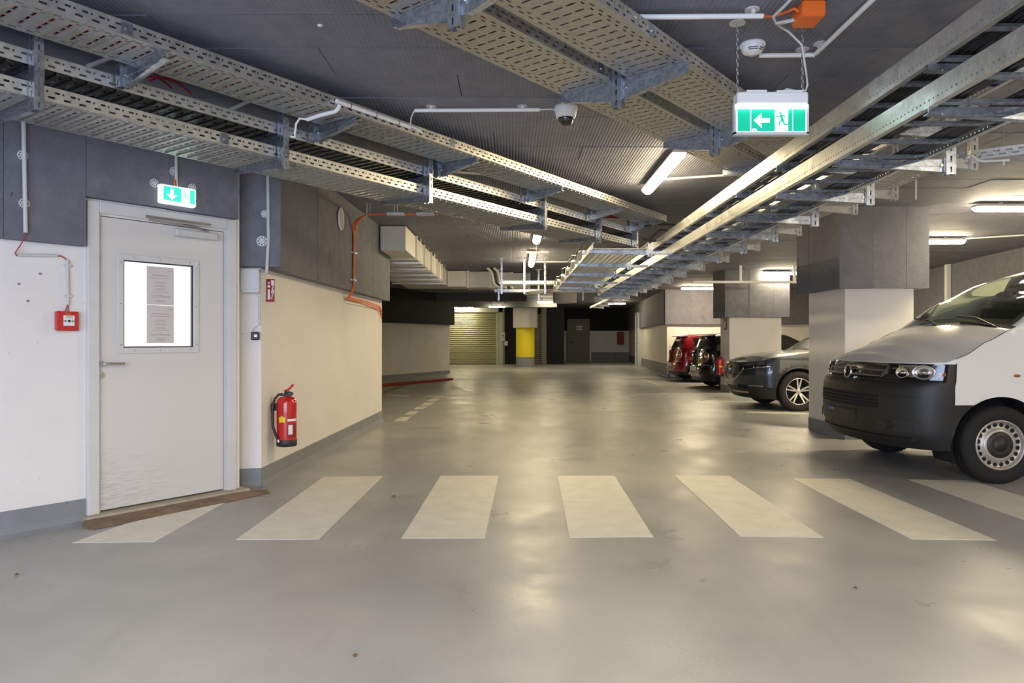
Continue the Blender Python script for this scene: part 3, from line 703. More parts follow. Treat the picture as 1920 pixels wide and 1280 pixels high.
for y, w_ in ((554, 'upper'), (601, 'lower')):
    s_, z_ = pp_.hit(486.5, y, 0); m_ = MB(); m_.box((s_-0.024, z_-0.006, 0), (s_+0.016, z_+0.006, 0.006), pp_.mat()); m_.box((s_-0.013, z_-0.006, 0), (s_+0.013, z_+0.006, 0.024), pp_.mat())
    tag(m_.build('conduit_clip', 'greyplastic'), w_+' clip on the short conduit below the junction box', 'clip')
pts = []
for (x, yy) in ((487, 608), (480, 613), (474, 618), (473, 624)): s_, z_ = pp_.hit(x, yy, .012); pts.append(pp_.pt(s_, z_, .012))
cable(pts, 0.003, 'grey_cable', 'thin grey cable running from short conduit into the black sensor', 'greyplastic')
sa, za = pp_.hit(471, 622, 0.03); sb, zb = pp_.hit(486, 637, 0.03)
bs = tag(MB().bev((sa, zb, 0), (sb, za, 0.05), 0.006, pp_.mat()).build('key_switch', 'dark'), 'small black square key switch on the white pier', 'switch')
MB().disc(0.010, 0.05, 0.054, 16, pp_.mat() @ Matrix.Translation(((sa+sb)/2+.006, (za+zb)/2, 0))).build('silver_ring', 'steel', bs)
MB().disc(0.004, 0.054, 0.055, 10, pp_.mat() @ Matrix.Translation(((sa+sb)/2+.006, (za+zb)/2, 0))).build('key_slot', 'dark', bs)
# ------------------------------------------------------------------ long left wall: sign, extinguisher, vent, orange cables
sa, za = pw_.hit(504, 525, 0.02); sb, zb = pw_.hit(518, 566, 0.02)
sg = thing('fire_sign', 'small red fire extinguisher sign standing out from the long white wall', 'sign', pw_.pt(sa, (za+zb)/2, 0.0), 0)
FT = Matrix(((1, 0, 0, 0), (0, 0, -1, 0), (0, 1, 0, 0), (0, 0, 0, 1)))  # x right, y up, facing the camera
hh = 0.095
def vplate(mb, x0, x1, z0, z1, y0, y1): return mb.box((x0, y0, z0), (x1, y1, z1))
m_ = MB()
m_.prism([(0.0, -hh), (0.068, -hh), (0.068, hh), (0.0, hh)], 0.0, 0.003, FT); m_ = m_.build('sign_plate', 'redmatt', sg)
i_ = MB()
i_.prism([(0.012, -0.075), (0.030, -0.075), (0.030, 0.01), (0.012, 0.01)], 0.003, 0.0045, FT); i_.disc(0.012, 0.003, 0.0045, 12, FT @ Matrix.Translation((0.021, 0.035, 0))); i_.disc(0.008, 0.003, 0.0045, 12, FT @ Matrix.Translation((0.021, 0.062, 0)))
for k, (a_, b_) in enumerate((((0.040, -0.07), (0.052, -0.02)), ((0.046, -0.05), (0.060, 0.0)), ((0.040, -0.02), (0.055, 0.03)))):
    i_.prism([(a_[0], a_[1]), (a_[0]+.008, a_[1]), (b_[0]+.004, b_[1]), (b_[0], b_[1]+.012)], 0.003, 0.0045, FT)
i_.prism([(0.044, 0.04), (0.064, 0.04), (0.064, 0.085), (0.038, 0.085)], 0.003, 0.0045, FT)
i_.build('extinguisher_pictogram', 'whiteplastic', m_)
# extinguisher
def extinguisher(loc, lab, rz=0.0):
    e = thing('fire_extinguisher', lab, 'fire extinguisher', loc, rz)
    MB().lathe([(0, 0.028), (0.080, 0.028), (0.082, 0.05), (0.082, 0.36), (0.079, 0.385), (0.068, 0.405), (0.045, 0.418), (0.022, 0.424), (0, 0.424)], 40).build('cylinder', 'red', e)
    MB().lathe([(0, 0), (0.078, 0), (0.085, 0.008), (0.085, 0.052), (0.082, 0.056)], 40).build('foot_ring', 'dark', e)
    m_ = MB(); m_.lathe([(0.021, 0.42), (0.021, 0.455), (0.014, 0.46), (0.014, 0.475)], 16); m_.box((-0.055, -0.016, 0.425), (0.045, 0.016, 0.442)); m_.build('valve', 'dark', e)
    m_ = MB(); p0 = Vector((-0.006, 0, 0.466)); m_.tube([(-0.018, 0, 0.462), (0.018, 0, 0.480), (0.056, 0, 0.520)], 0.010, 8); m_.box((-0.02, -0.012, 0.455), (0.014, 0.012, 0.478)); m_.build('red_lever', 'red', e)
    MB().tube([(0.012, 0, 0.458), (0.040, 0, 0.452), (0.056, 0, 0.440)], 0.007, 8).build('carry_grip', 'dark', e)
    pts = [(-0.03, -0.01, 0.440), (-0.06, -0.02, 0.438), (-0.092, -0.03, 0.40), (-0.104, -0.04, 0.33), (-0.104, -0.045, 0.25), (-0.098, -0.055, 0.17), (-0.07, -0.068, 0.10), (-0.045, -0.080, 0.055)]
    MB().tube(pts, 0.011, 10).build('hose', 'dark', e)
    MB().tube([(-0.045, -0.080, 0.062), (-0.040, -0.084, 0.040)], 0.012, 10).build('nozzle', 'steel', e)
    def label(a0, a1, z0, z1, mat, name, r=0.0832, poly=None):
        n_ = 8; vs = []
        for i in range(n_+1):
            a = math.radians(a0+(a1-a0)*i/n_); vs += [(r*math.sin(a), -r*math.cos(a), z0), (r*math.sin(a), -r*math.cos(a), z1)]
        return MB().add(vs, [(2*i, 2*i+2, 2*i+3, 2*i+1) for i in range(n_)], True).build(name, mat, e)
    lb = label(24, 85, 0.075, 0.19, 'redmatt', 'instruction_label'); 
    l2 = label(27, 52, 0.105, 0.185, 'whiteplastic', 'pictogram_strip', 0.0836); l3 = label(22, 85, 0.215, 0.235, 'whiteplastic', 'name_band', 0.0836)
    n_ = 10; vs = []
    pc = [(-0.002, 0.262), (0.028, 0.245), (0.022, 0.205), (-0.026, 0.205), (-0.032, 0.245)]
    vs = []
    for (x, z) in pc + [(-0.002, 0.23)]:
        a = (x-0.012)/0.0838; vs.append((0.0846*math.sin(a), -0.0846*math.cos(a), z))
    MB().add(vs, [(i, (i+1) % 5, 5) for i in range(5)]).build('yellow_inspection_sticker', 'yellow', e)
    br = MB(); br.box((-0.125, -0.02, 0.3), (-0.07, 0.02, 0.36)); br.build('wall_bracket', 'dark', e)
    return e
s_, _ = pw_.hit(532, 780, 0.10)
extinguisher(pw_.pt(s_, 0.305, 0.125), 'red fire extinguisher with black hose on the long white wall by the door', 0.0)
# round vent grille on the boards
s_, z_ = pw_.hit(638.5, 410, 0.105)
vg = thing('vent_grille', 'round cream vent grille high on the dark clad wall', 'vent', pw_.pt(s_, z_, 0.10), PI/2)
R2 = Matrix.Rotation(PI/2, 4, 'X')
MB().lathe([(0.115, 0), (0.125, 0.004), (0.13, 0.012), (0.12, 0.018), (0.105, 0.016), (0.105, 0.004)], 32, R2).build('rim_ring', 'whiteplastic', vg)
MB().disc(0.106, 0, 0.003, 28, R2).build('dark_backing', 'dark', vg)
for k in range(15):
    y_ = -0.098+k*0.014; hw = math.sqrt(max(0.0001, 0.106**2-y_**2))
    MB().box((-hw, y_-0.003, 0.004), (hw, y_+0.004, 0.010), R2).build('slat', 'whiteplastic', vg)
# orange cables: down the clad wall, and across under the ceiling
oc = [(822, 403), (790, 401), (740, 400), (702, 401), (684, 404)]
yC = 8.35
for k in range(4):
    pts = [Vector((at(x, 0, yC).x, yC-0.012*k, at(0, 402, yC).z+0.0*k)) for x, _ in oc[:4]]
    d = 0.016*(k-1.5)
    sx, zx = pw_.hit(663, 420, 0.12)
    for a in range(1, 7):
        q = a/7*PI/2; rr_ = 1-0.09*(k-1.5)/1.0*0.5
        p = at(700-36*math.sin(q), 427-25*math.cos(q), yC+0.03*a/7); pts.append(p+Vector((d*math.sin(q), -0.012*k*(1-a/7), 0)))
    for (x, y_, o_) in ((664, 440, .115), (664, 490, .115), (664, 528, .115), (661, 545, .10), (655, 556, .05), (650, 560, .02)):
        s_, z_ = pw_.hit(x, y_, o_); pts.append(pw_.pt(s_+d, z_, o_))
    cable(pts, 0.007, 'orange_cable', ('leftmost', 'second', 'third', 'rightmost')[k]+' of four orange cables crossing under the ceiling and down the clad wall', 'orange', group='four orange cables on the clad wall')
for k in range(3):
    pts = []
    for (x, y_) in ((650, 557), (668, 560+k), (690, 566+k*2), (712, 574+k*2), (716, 585+6*k)):
        s_, z_ = pw_.hit(x, y_, .03); pts.append(pw_.pt(s_, z_-0.01*k, .03))
    cable(pts, 0.007, 'orange_cable', ('upper', 'middle', 'lower')[k]+' orange cable running level along the top of the white wall', 'orange', group='three orange cables under the boards at the wall end')
s_, z_ = pw_.hit(652, 559, .03); s2_, z2_ = pw_.hit(714, 576, .03)
tag(MB().box((s_, z_-0.055, 0.0), (s2_, z2_-0.015+0.0, 0.02), pw_.mat()).build('cable_duct', 'whiteplastic'), 'cream cable duct along the top of the long white wall end', 'cable duct')
for k, (x, y_, w_) in enumerate(((664, 423, 'upper'), (664, 474, 'middle'), (663, 525, 'lower'))):
    s_, z_ = pw_.hit(x, y_, .12); m_ = MB(); mm_ = pw_.mat(0.10) @ Matrix.Translation((s_, z_, 0))
    m_.box((-0.075, -0.012, 0), (0.075, 0.012, 0.006), mm_); m_.box((-0.06, -0.010, 0), (-0.035, 0.010, 0.045), mm_); m_.box((0.035, -0.010, 0), (0.06, 0.010, 0.045), mm_); m_.box((-0.05, -0.006, 0.03), (0.05, 0.006, 0.038), mm_)
    tag(m_.build('cable_clamp', 'steel'), w_+' steel clamp holding the orange cables on the clad wall', 'clamp')
for k, x in enumerate((692, 743, 798)):
    X = at(x, 0, yC).x; z_ = at(0, 402, yC).z; m_ = MB()
    if k: m_.box((X-0.10, yC-0.06, z_-0.014), (X+0.10, yC+0.02, z_-0.008)); m_.box((X-0.10, yC-0.066, z_-0.014), (X+0.10, yC-0.06, z_+0.012))
    m_.tube([(X-0.02, yC-0.03, CZ), (X-0.02, yC-0.03, z_-0.03)], 0.005, 6); m_.tube([(X+0.02, yC-0.05, CZ), (X+0.02, yC-0.05, z_-0.02)], 0.004, 6)
    tag(m_.build('cable_hanger', 'galv'), ('bare clamp holding the ceiling orange cables at the bend', 'grey trough hanger under the orange cables, nearer the bend', 'grey trough hanger under the orange cables, farther from the bend')[k], 'hanger')
s_, z_ = pw_.hit(716, 780, 0)
tag(MB().box((pw_.len-0.03, 0.02, 0.001), (pw_.len-0.002, 0.16, 0.006), pw_.mat()).build('orange_marker', 'orange'), 'small orange tape marker at the foot of the wall end', 'marker')
# ------------------------------------------------------------------ luminaires
def luminaire(x0, y0, x1, y1, z, label, group=None, mat='lamp', w=0.12):
    L = math.hypot(x1-x0, y1-y0); t = thing('tube_luminaire', label, 'ceiling light', ((x0+x1)/2, (y0+y1)/2, z), math.atan2(y1-y0, x1-x0), group)
    m_ = MB(); prof = [(-w*.34, 0.028), (-w*.5, 0.012), (-w*.5, -0.004), (w*.5, -0.004), (w*.5, 0.012), (w*.34, 0.028)]
    vs = [(sx*L/2, a, b) for sx in (-1, 1) for a, b in prof]
    m_.add(vs, [(i, i+6, (i+1) % 6+6, (i+1) % 6) for i in range(6)] + [tuple(range(5, -1, -1)), tuple(range(6, 12))]); m_.build('body', 'lampbody', t)
    m_ = MB(); n = 10; vs = []
    for sx, sc_ in ((-1, 0.35), (-0.985, 0.8), (-0.96, 1), (0.96, 1), (0.985, 0.8), (1, 0.35)):
        for k in range(n+1):
            a = PI*k/n; vs.append((sx*L/2, -math.cos(a)*w*.47, -0.004-math.sin(a)*0.052*sc_))
    fs = [(i*(n+1)+k, i*(n+1)+k+1, (i+1)*(n+1)+k+1, (i+1)*(n+1)+k) for i in range(5) for k in range(n)]
    fs += [tuple(range(n, -1, -1)), tuple(range(5*(n+1), 6*(n+1)))]
    m_.add(vs, fs, True); m_.build('diffuser', mat, t)
    m_ = MB()
    for s_ in (-0.6, 0.6): m_.box((s_*L/2-0.02, -0.012, 0.028), (s_*L/2+0.02, 0.012, CZ-z+0.002))
    m_.build('mounting_bracket', 'galv', t)
    return t
LZ = 2.745
luminaire(1.375, 5.86, 1.385, 7.32, LZ, 'glowing tube light on the ceiling between the centre and right cable runs')
luminaire(0.37, 9.7, 0.38, 11.1, LZ, 'tube light mostly hidden above the far end of the left cable tray')
luminaire(0.375, 12.6, 0.39, 14.6, LZ, 'tube light beyond the hanging cross bar over the lane centre')
luminaire(5.36, 8.28, 6.86, 8.28, LZ, 'nearest long tube light above the white van', mat='lampr')
luminaire(5.55, 11.05, 6.99, 11.05, LZ, 'tube light behind the near column head, over the dark grey car', mat='lampr')
luminaire(5.72, 16.2, 7.2, 16.2, LZ, 'tube light left of the near column head', mat='lampr')
luminaire(3.6, 29.0, 4.6, 29.0, 2.72, 'added far tube light hidden behind the last hangers of the right tray', mat='lampcool')  # unseen lamp added to brighten the far right wall
luminaire(6.9, 2.3, 6.9, 3.8, LZ, 'added unseen tube light for the van, beyond the right edge of view')  # unseen lamp added to light the van side and near column
luminaire(4.98, 21.0, 6.46, 21.0, LZ, 'bright tube light over the small red car', mat='lampr')
luminaire(0.96, 26.7, 1.82, 26.7, 2.66, 'glowing tube light over the lane before the yellow column', mat='lampcool')
luminaire(-0.86, 26.8, -0.26, 26.8, 2.49, 'glowing tube light in front of the roller shutter', mat='lampcool')
luminaire(-2.6, 30.9, -1.7, 30.9, 2.66, 'tube light hidden behind the duct lighting the shutter lintel', mat='lampcool')
# ------------------------------------------------------------------ trays, ladders and their hangers
SLR = [(0.006, 0.040, 0.012, 0.021), (0.037, 0.062, 0.034, 0.043), (0.0, 0.009, 0.034, 0.043)]
PIT = 0.062
def bottom_slots(w, kind):
    q = []
    e = 0.030
    q += [(0.004, 0.036, e, e+0.009), (0.035, 0.061, e+0.022, e+0.031), (0.004, 0.036, w-e-0.009, w-e), (0.035, 0.061, w-e-0.031, w-e-0.022)]
    n = max(2, int((w-0.15)/0.058)); st_ = (w-0.15)/n
    for k in range(n):
        a = 0.075+k*st_; q.append((0.021, 0.034, a+0.006, a+st_-0.012))
    return q
def tray(name, label, base, d, l0, l1, z, h, Y0, Y1, cat='cable tray', group=None, ribs=True, mat='galv', splices=(), shade=False):
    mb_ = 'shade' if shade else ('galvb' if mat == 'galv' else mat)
    # base: function Y -> (X, Y) of the hanger line, d: unit direction, lateral offsets measured to the right
    x, y = base(Y0); x2, y2 = base(Y1); L = math.hypot(x2-x, y2-y)
    t = thing(name, label, cat, (x, y, z), math.atan2(d[1], d[0]), group); w = l1-l0
    m_ = MB(); m_.strip((0, -l1, 0), (1, 0, 0), (0, 1, 0), L, w, PIT, bottom_slots(w, 0)); m_.build('perforated_bottom', mb_, t, solid=0.002)
    if ribs:
        m_ = MB(); s_ = PIT*0.75
        while s_ < L: m_.box((s_, -l1+0.02, -0.009), (s_+0.012, -l0-0.02, -0.001)); s_ += PIT
        tag(m_.build('pressed_rib', mb_, t), kind='stuff')
    for l in (l0, l1):
        m_ = MB(); m_.strip((0, -l, 0), (1, 0, 0), (0, 0, 1), L, h, PIT, [(a, b, c_*h/.057, e_*h/.057) for a, b, c_, e_ in SLR]); 
        sgn = 1 if l == l1 else -1
        m_.tube([(0, -l+sgn*0.004, h), (L, -l+sgn*0.004, h)], 0.004, 6)
        m_.build('side_rail', mat, t, solid=0.002)
        for s_ in splices:
            q = MB(); q.box((s_-0.028, -l-(0.003 if sgn > 0 else -0.003)-0.001, 0.004), (s_+0.028, -l-(0.003 if sgn > 0 else -0.003)+0.001, h-0.004))
            q = q.build('splice_plate', 'blue', t)
            MB().disc(0.008, 0, 0.008, 10, Matrix.Translation((s_, -l, h/2)) @ Matrix.Rotation(PI/2*(1 if sgn > 0 else -1), 4, 'X')).build('bolt', 'steel', q)
    return t
def hanger(loc, rz, zbot, arms, label, w=0.05, dpt=0.034, cat='hanger', group=None, name='tray_hanger', mat='blue', ztop=CZ, rod=False, plate=True):
    # local x: along the tray, local -y: to the right. arms: (side, length, ztop, d0, d1)
    t = thing(name, label, cat, (loc[0], loc[1], zbot), rz, group); H = ztop-zbot
    sl = [(0.010, 0.040, w/2-0.005, w/2+0.005)]
    m_ = MB()
    m_.strip((-dpt/2, -w/2, 0), (0, 0, 1), (0, 1, 0), H, w, 0.055, sl)          # face looking back along the tray
    m_.strip((-dpt/2, -w/2, 0), (0, 0, 1), (1, 0, 0), H, dpt, 0.055, [(0.010, 0.040, dpt/2-0.004, dpt/2+0.004)])
    m_.strip((-dpt/2, w/2, 0), (0, 0, 1), (1, 0, 0), H, dpt, 0.055, [(0.010, 0.040, dpt/2-0.004, dpt/2+0.004)])
    m_.box((dpt/2-0.003, w/2-0.013, 0), (dpt/2, w/2, H)); m_.box((dpt/2-0.003, -w/2, 0), (dpt/2, -w/2+0.013, H))
    m_.build('slotted_post', mat, t, solid=0.0028)
    if plate: MB().box((-0.07, -0.05, CZ-zbot-0.008), (0.07, 0.05, CZ-zbot)).build('head_plate', mat, t)
    if rod: MB().tube([(0, 0, H-0.01), (0, 0, CZ-zbot)], 0.005, 6).build('threaded_rod', 'steel', t)
    for (side, L, zt_, d0, d1) in arms:
        a = MB(); z = zt_-zbot; y0 = -w/2 if side > 0 else w/2; sg = -1 if side > 0 else 1; f = 0.036
        def P_(u, x_, z_): return (x_, y0+sg*u, z_)
        g_ = 0.0035
        vs = [P_(0, 0, z), P_(L, 0, z), P_(L, 0, z-d1), P_(0.03, 0, z-d0), P_(0, 0, z-d0)]
        vs += [(x_+g_, y_, z_) for x_, y_, z_ in vs]; fs = [(0, 1, 2, 3, 4), (9, 8, 7, 6, 5)] + [(i, (i+1) % 5, (i+1) % 5+5, i+5) for i in range(5)]
        a.add(vs, fs)
        for sgn in (1,):
            a.add([P_(0, g_, z), P_(L, g_, z), P_(L, f, z), P_(0, f, z), P_(0, g_, z-g_), P_(L, g_, z-g_), P_(L, f, z-g_), P_(0, f, z-g_)], [(0,1,2,3),(7,6,5,4),(0,4,5,1),(1,5,6,2),(2,6,7,3),(3,7,4,0)])
            a.add([P_(0, g_, z-d0), P_(0.03, g_, z-d0), P_(L, g_, z-d1), P_(L, f, z-d1), P_(0.03, f, z-d0), P_(0, f, z-d0)] + [P_(0, g_, z-d0+g_), P_(0.03, g_, z-d0+g_), P_(L, g_, z-d1+g_), P_(L, f, z-d1+g_), P_(0.03, f, z-d0+g_), P_(0, f, z-d0+g_)],
                  [(0,1,2,3,4,5),(11,10,9,8,7,6)] + [(i, (i+1) % 6, (i+1) % 6+6, i+6) for i in range(6)])
            a.box((f, min(y0, y0+sg*0.006), z-d0-0.004), (f+0.012, max(y0, y0+sg*0.006), z+0.006)); a.box((-0.012, min(y0, y0+sg*0.006), z-d0-0.004), (0, max(y0, y0+sg*0.006), z+0.006))
            a.box((0.0, y0+sg*0.02, z-d0*0.55), (-0.004, y0+sg*L*0.9, z-d0*0.55+0.008))
        ao = a.build('cantilever_arm', mat, t)
        MB().disc(0.008, 0, 0.010, 8, Matrix.Translation((-0.002, y0+sg*0.018, z-d0/2)) @ Matrix.Rotation(-PI/2, 4, 'Y')).build('bolt', 'steel', ao)
    return t
def ordinal(k): return ['first', 'second', 'third', 'fourth', 'fifth', 'sixth', 'seventh', 'eighth', 'ninth', 'tenth', 'eleventh', 'twelfth', 'thirteenth', 'fourteenth', 'fifteenth', 'sixteenth', 'seventeenth', 'eighteenth'][k]
# left run
k1 = 0.7015; d1_ = Vector((k1, 1, 0)).normalized(); b1f = lambda Y: (-2.292+k1*(Y-3.444), Y); r1 = math.atan2(d1_.y, d1_.x)
ZA, ZB, ZC = 2.642, 2.534, 2.381
PIT = 0.073
tray('cable_tray', 'narrow perforated tray, highest and nearest of the left run', b1f, d1_, 0.066, 0.414, ZA, 0.067, 1.7, 8.9, splices=(2.35, 4.75))
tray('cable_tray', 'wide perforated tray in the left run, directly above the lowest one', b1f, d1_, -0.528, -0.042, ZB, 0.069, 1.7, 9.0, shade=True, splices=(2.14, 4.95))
tray('cable_tray', 'wide perforated tray lowest in the left run, passing over the steel door', b1f, d1_, -0.528, -0.042, ZC, 0.069, 1.7, 9.0, splices=(3.16, 5.6))
for k, Y in enumerate((3.444, 4.608, 5.75, 7.16, 8.12, 8.9)):
    x, y = b1f(Y); hanger((x, y), r1, 2.304, [(-1, 0.50, ZC-0.002, 0.062, 0.031), (-1, 0.50, ZB-0.002, 0.060, 0.031)], ordinal(k)+' nearest slotted hanger with left arms under the two wide left trays', w=0.06, dpt=0.041, group='hangers of the wide left trays')
for k, Y in enumerate((2.74, 3.773, 4.81, 5.84, 6.90, 7.94, 8.76)):
    x, y = b1f(Y); hanger((x, y), r1, 2.532, [(1, 0.384, ZA-0.002, 0.102, 0.041)], ordinal(k)+' nearest slotted hanger with right arm under the narrow left tray', w=0.048, dpt=0.036, group='hangers of the narrow left tray')
def run(basef, d, l, z, Ys):
    n = Vector((d.y, -d.x, 0)); return [Vector((*basef(Y), z)) + n*(l[k] if isinstance(l, (list, tuple)) else l) + Vector((0, 0, random.uniform(0, .006))) for k, Y in enumerate(Ys)]
Yl = [1.9+0.7*k for k in range(10)]
for k in range(3):
    cable(run(b1f, d1_, [0.14+0.08*k+random.uniform(-.02, .02) for _ in Yl], ZA+0.012, Yl), 0.007, 'red_cable', ('left', 'middle', 'right')[k]+' red cable lying in the narrow left tray', 'redcable', group='red cables in the narrow left tray')
for k in range(2):
    cable(run(b1f, d1_, [-0.2-0.14*k+random.uniform(-.03, .03) for _ in Yl], ZB+0.012, Yl), 0.008, 'black_cable', ('right', 'left')[k]+' black cable lying in the upper wide left tray', 'blackcable', group='black cables in the upper wide left tray')
def dropc(pxs, Ys, r, name, lab, mat, cat='cable', group=None):
    return cable([at(x, y, Y) for (x, y), Y in zip(pxs, Ys)], r, name, lab, mat, cat, group)
for k, (pts_, lab) in enumerate((([(285, 132), (300, 146), (322, 150), (338, 158), (352, 170), (360, 176)], 'red loose cable crossing behind the left trays, curving down right'),
        ([(262, 148), (280, 143), (300, 148), (325, 144), (345, 152)], 'red loose cable crossing behind the left trays, nearly level'),
        ([(280, 152), (296, 145), (310, 155), (322, 165)], 'red loose cable behind the left trays, short middle one'))):
    dropc(pts_, [4.2]*len(pts_), 0.006, 'red_cable', lab, 'redcable')
# white conduits tied to the left run
def runpipe(Y0, Y1, l, z, r, lab):
    a = run(b1f, d1_, l, z, [Y0, Y1]); return tag(MB().tube(a, r, 10).build('conduit_pipe', 'whiteplastic'), lab, 'conduit')
pw1 = runpipe(4.66, 5.2, 0.434, 2.676, 0.014, 'white conduit tied to the side rail of the narrow left tray')
for k, Y in enumerate((4.75, 4.93, 5.1)):
    x, y = b1f(Y); n = Vector((d1_.y, -d1_.x, 0)); p = Vector((x, y, 2.676)) + n*0.434
    m_ = MB(); m_.lathe([(0.0155, -0.002), (0.0175, -0.002), (0.0175, 0.002), (0.0155, 0.002)], 12, Matrix.Translation(p) @ Matrix.Rotation(r1, 4, 'Z') @ Matrix.Rotation(PI/2, 4, 'Y')); m_.build('cable_tie', 'dark', pw1)
dropc([(637, 196), (634, 204), (628, 209), (600, 216), (576, 224)], [4.40, 4.41, 4.42, 4.45, 4.5], 0.013, 'conduit_pipe', 'white bent conduit lying on the second visible right arm of the left run', 'whiteplastic', 'conduit')
dropc([(576, 224), (562, 222), (555, 232), (553, 250), (553, 257), (545, 256)], [4.5]*6, 0.007, 'white_cable', 'white cable dropping off the bent conduit beside the slotted hanger', 'whiteplastic')
# centre run
k2 = 0.8134; d2_ = Vector((k2, 1, 0)).normalized(); b2f = lambda Y: (0.581+k2*(Y-3.91), Y); r2 = math.atan2(d2_.y, d2_.x)
ZT = 2.628; PIT = 0.070
tray('cable_tray', 'left perforated tray of the centre run, seen flat from below beside the dome camera', b2f, d2_, -0.385, -0.040, ZT, 0.067, 1.3, 6.1, ribs=False, splices=(3.25, 4.8))
tray('cable_tray', 'right perforated tray of the centre run, ending behind the hanging exit sign', b2f, d2_, 0.052, 0.397, ZT, 0.067, 1.3, 6.1, ribs=False, splices=(3.0, 4.6))
for k, (Y, zb) in enumerate(((1.93, 2.47), (2.916, 2.47), (3.91, 2.47), (4.908, 2.47), (5.74, 2.535))):
    x, y = b2f(Y); hanger((x, y), r2, zb, [(1, 0.385, ZT-0.002, 0.109 if k < 4 else .08, 0.048), (-1, 0.362, ZT-0.002, 0.109 if k < 4 else .08, 0.041)], ordinal(k)+' nearest double-armed hanger carrying both trays of the centre run', w=0.058, dpt=0.04, group='double-armed hangers of the centre run')
Y2 = [1.4+0.57*k for k in range(9)]
for k in range(5):
    cable(run(b2f, d2_, [-0.115-0.052*k+random.uniform(-.012, .012) for _ in Y2], ZT+0.012, Y2), 0.009, 'red_cable' if k % 2 else 'orange_cable', ('rightmost orange', 'right red', 'middle orange', 'left red', 'leftmost orange')[k]+' cable lying in the left tray of the centre run', 'redcable' if k % 2 else 'orange', group=('red' if k % 2 else 'orange')+' cables in the left centre tray')
for k in range(2):
    cable(run(b2f, d2_, [0.27+0.06*k+random.uniform(-.01, .01) for _ in Y2], ZT+0.012, Y2), 0.008, 'red_cable', ('left', 'right')[k]+' red cable lying in the right tray of the centre run', 'redcable', group='red cables in the right centre tray')
cable(run(b2f, d2_, [-0.028]*len(Y2), ZT+0.078, Y2), 0.011, 'conduit_pipe', 'pale conduit running between the two trays of the centre run', 'greyplastic', 'conduit')
x, y = b2f(3.34); n2 = Vector((d2_.y, -d2_.x, 0))
cable([Vector((x, y, ZT+.05))+n2*0.02, Vector((x, y, 2.74))+n2*0.02, Vector((x, y, 2.80))+n2*.03], 0.007, 'orange_cable', 'short orange cable rising between the two centre trays', 'orange')
PIT = 0.062
# right run: two ladders one above the other
r3 = PI/2-0.009; b3f = lambda Y: (1.686+0.009*(Y-3.7), Y); d3_ = Vector((0.009, 1, 0)).normalized()
def ladder(label, z, Y0, Y1, w, h=0.095):
    x, y = b3f(Y0); L = Y1-Y0; t = thing('cable_ladder', label, 'cable ladder', (x, y, z), r3)
    for k, (yy, sg) in enumerate(((0, 1), (-w, -1))):
        m_ = MB(); m_.strip((0, yy, 0), (1, 0, 0), (0, 0, 1), L, h, 0.03, [(0.010, 0.019, 0.020, 0.028)])
        m_.strip((0, yy, 0), (1, 0, 0), (0, -sg, 0), L, 0.026, 50, []); m_.strip((0, yy, h), (1, 0, 0), (0, -sg, 0), L, 0.026, 50, [])
        m_.build('side_rail', 'galv', t, solid=0.003)
    s_ = 0.15; me = None
    while s_ < L:
        if me is None:
            m_ = MB(); m_.box((-0.020, -w+0.003, 0.012), (0.020, -0.003, 0.016)); m_.box((-0.020, -w+0.003, 0.004), (-0.017, -0.003, 0.012)); m_.box((0.017, -w+0.003, 0.004), (0.020, -0.003, 0.012))
            me = m_.build('rung', 'blue', t); o = me
        else: o = me.copy(); C.objects.link(o)
        o.location = (s_, 0, 0); s_ += 0.284
    return t
LW = 0.47
ladder('upper galvanised cable ladder of the right run', 2.315, 1.0, 14.9, LW)
ladder('lower galvanised cable ladder of the right run, its rail catching the light', 2.141, 1.0, 14.9, LW, 0.090)
kk = 0
Dn = 0.000955
while Dn < 0.0052:
    Y = 3008*Dn; x, y = b3f(Y)
    hanger((x+0.588, y), r3, 2.060, [(-1, 0.565, 2.140, 0.062, 0.028), (-1, 0.565, 2.314, 0.055, 0.026)], ordinal(kk)+' nearest two-armed hanger under the right cable ladders', group='hangers of the right cable ladders'); kk += 1; Dn += 0.000281
Y3 = [1.0+0.7*k for k in range(20)]
def run3(l0, z, amp=0.0035):
    return [Vector((b3f(Y)[0]+l0+random.uniform(-amp, amp), Y, z+random.uniform(0, .004))) for Y in Y3]
for zz, lab, grp in ((2.315, 'black cable lying on the upper right ladder', 'black cables on the upper right ladder'), (2.141, 'black cable lying on the lower right ladder', 'black cables on the lower right ladder')):
    for k in range(9):
        l0 = 0.05+0.028*k if zz > 2.2 else (0.045+0.026*k if k < 4 else 0.225+0.026*k)
        cable(run3(l0, zz+0.031), 0.0105, 'black_cable', ordinal(k)+' from the left rail, '+lab, 'blackcable', group=grp)
# tray to the right of the ladders with its hangers
b4f = lambda Y: (2.78+0.009*(Y-3.7), Y)
tray('cable_tray', 'perforated tray right of the ladders holding an orange cable', b4f, d3_, -0.30, -0.03, 2.30, 0.058, 4.4, 24.5, ribs=False)
kk = 0; Y = 4.32
for Y in (4.32, 5.22, 5.84, 7.0, 8.2, 9.4, 10.6, 11.8, 13.0, 14.2, 15.4, 16.6, 17.8, 19.0, 20.4, 21.8, 23.2):
    x, y = b4f(Y); hanger((x, y), r3, 2.225, [(-1, 0.33, 2.299, 0.06, 0.03)], ordinal(kk)+' nearest single-armed hanger of the tray right of the ladders', w=0.042, group='hangers of the far right tray', mat='galv'); kk += 1
cable([Vector((b4f(Y)[0]-0.12, Y, 2.312)) for Y in (4.5, 6, 9, 14, 21)], 0.012, 'orange_cable', 'orange cable in the tray right of the ladders', 'orange')
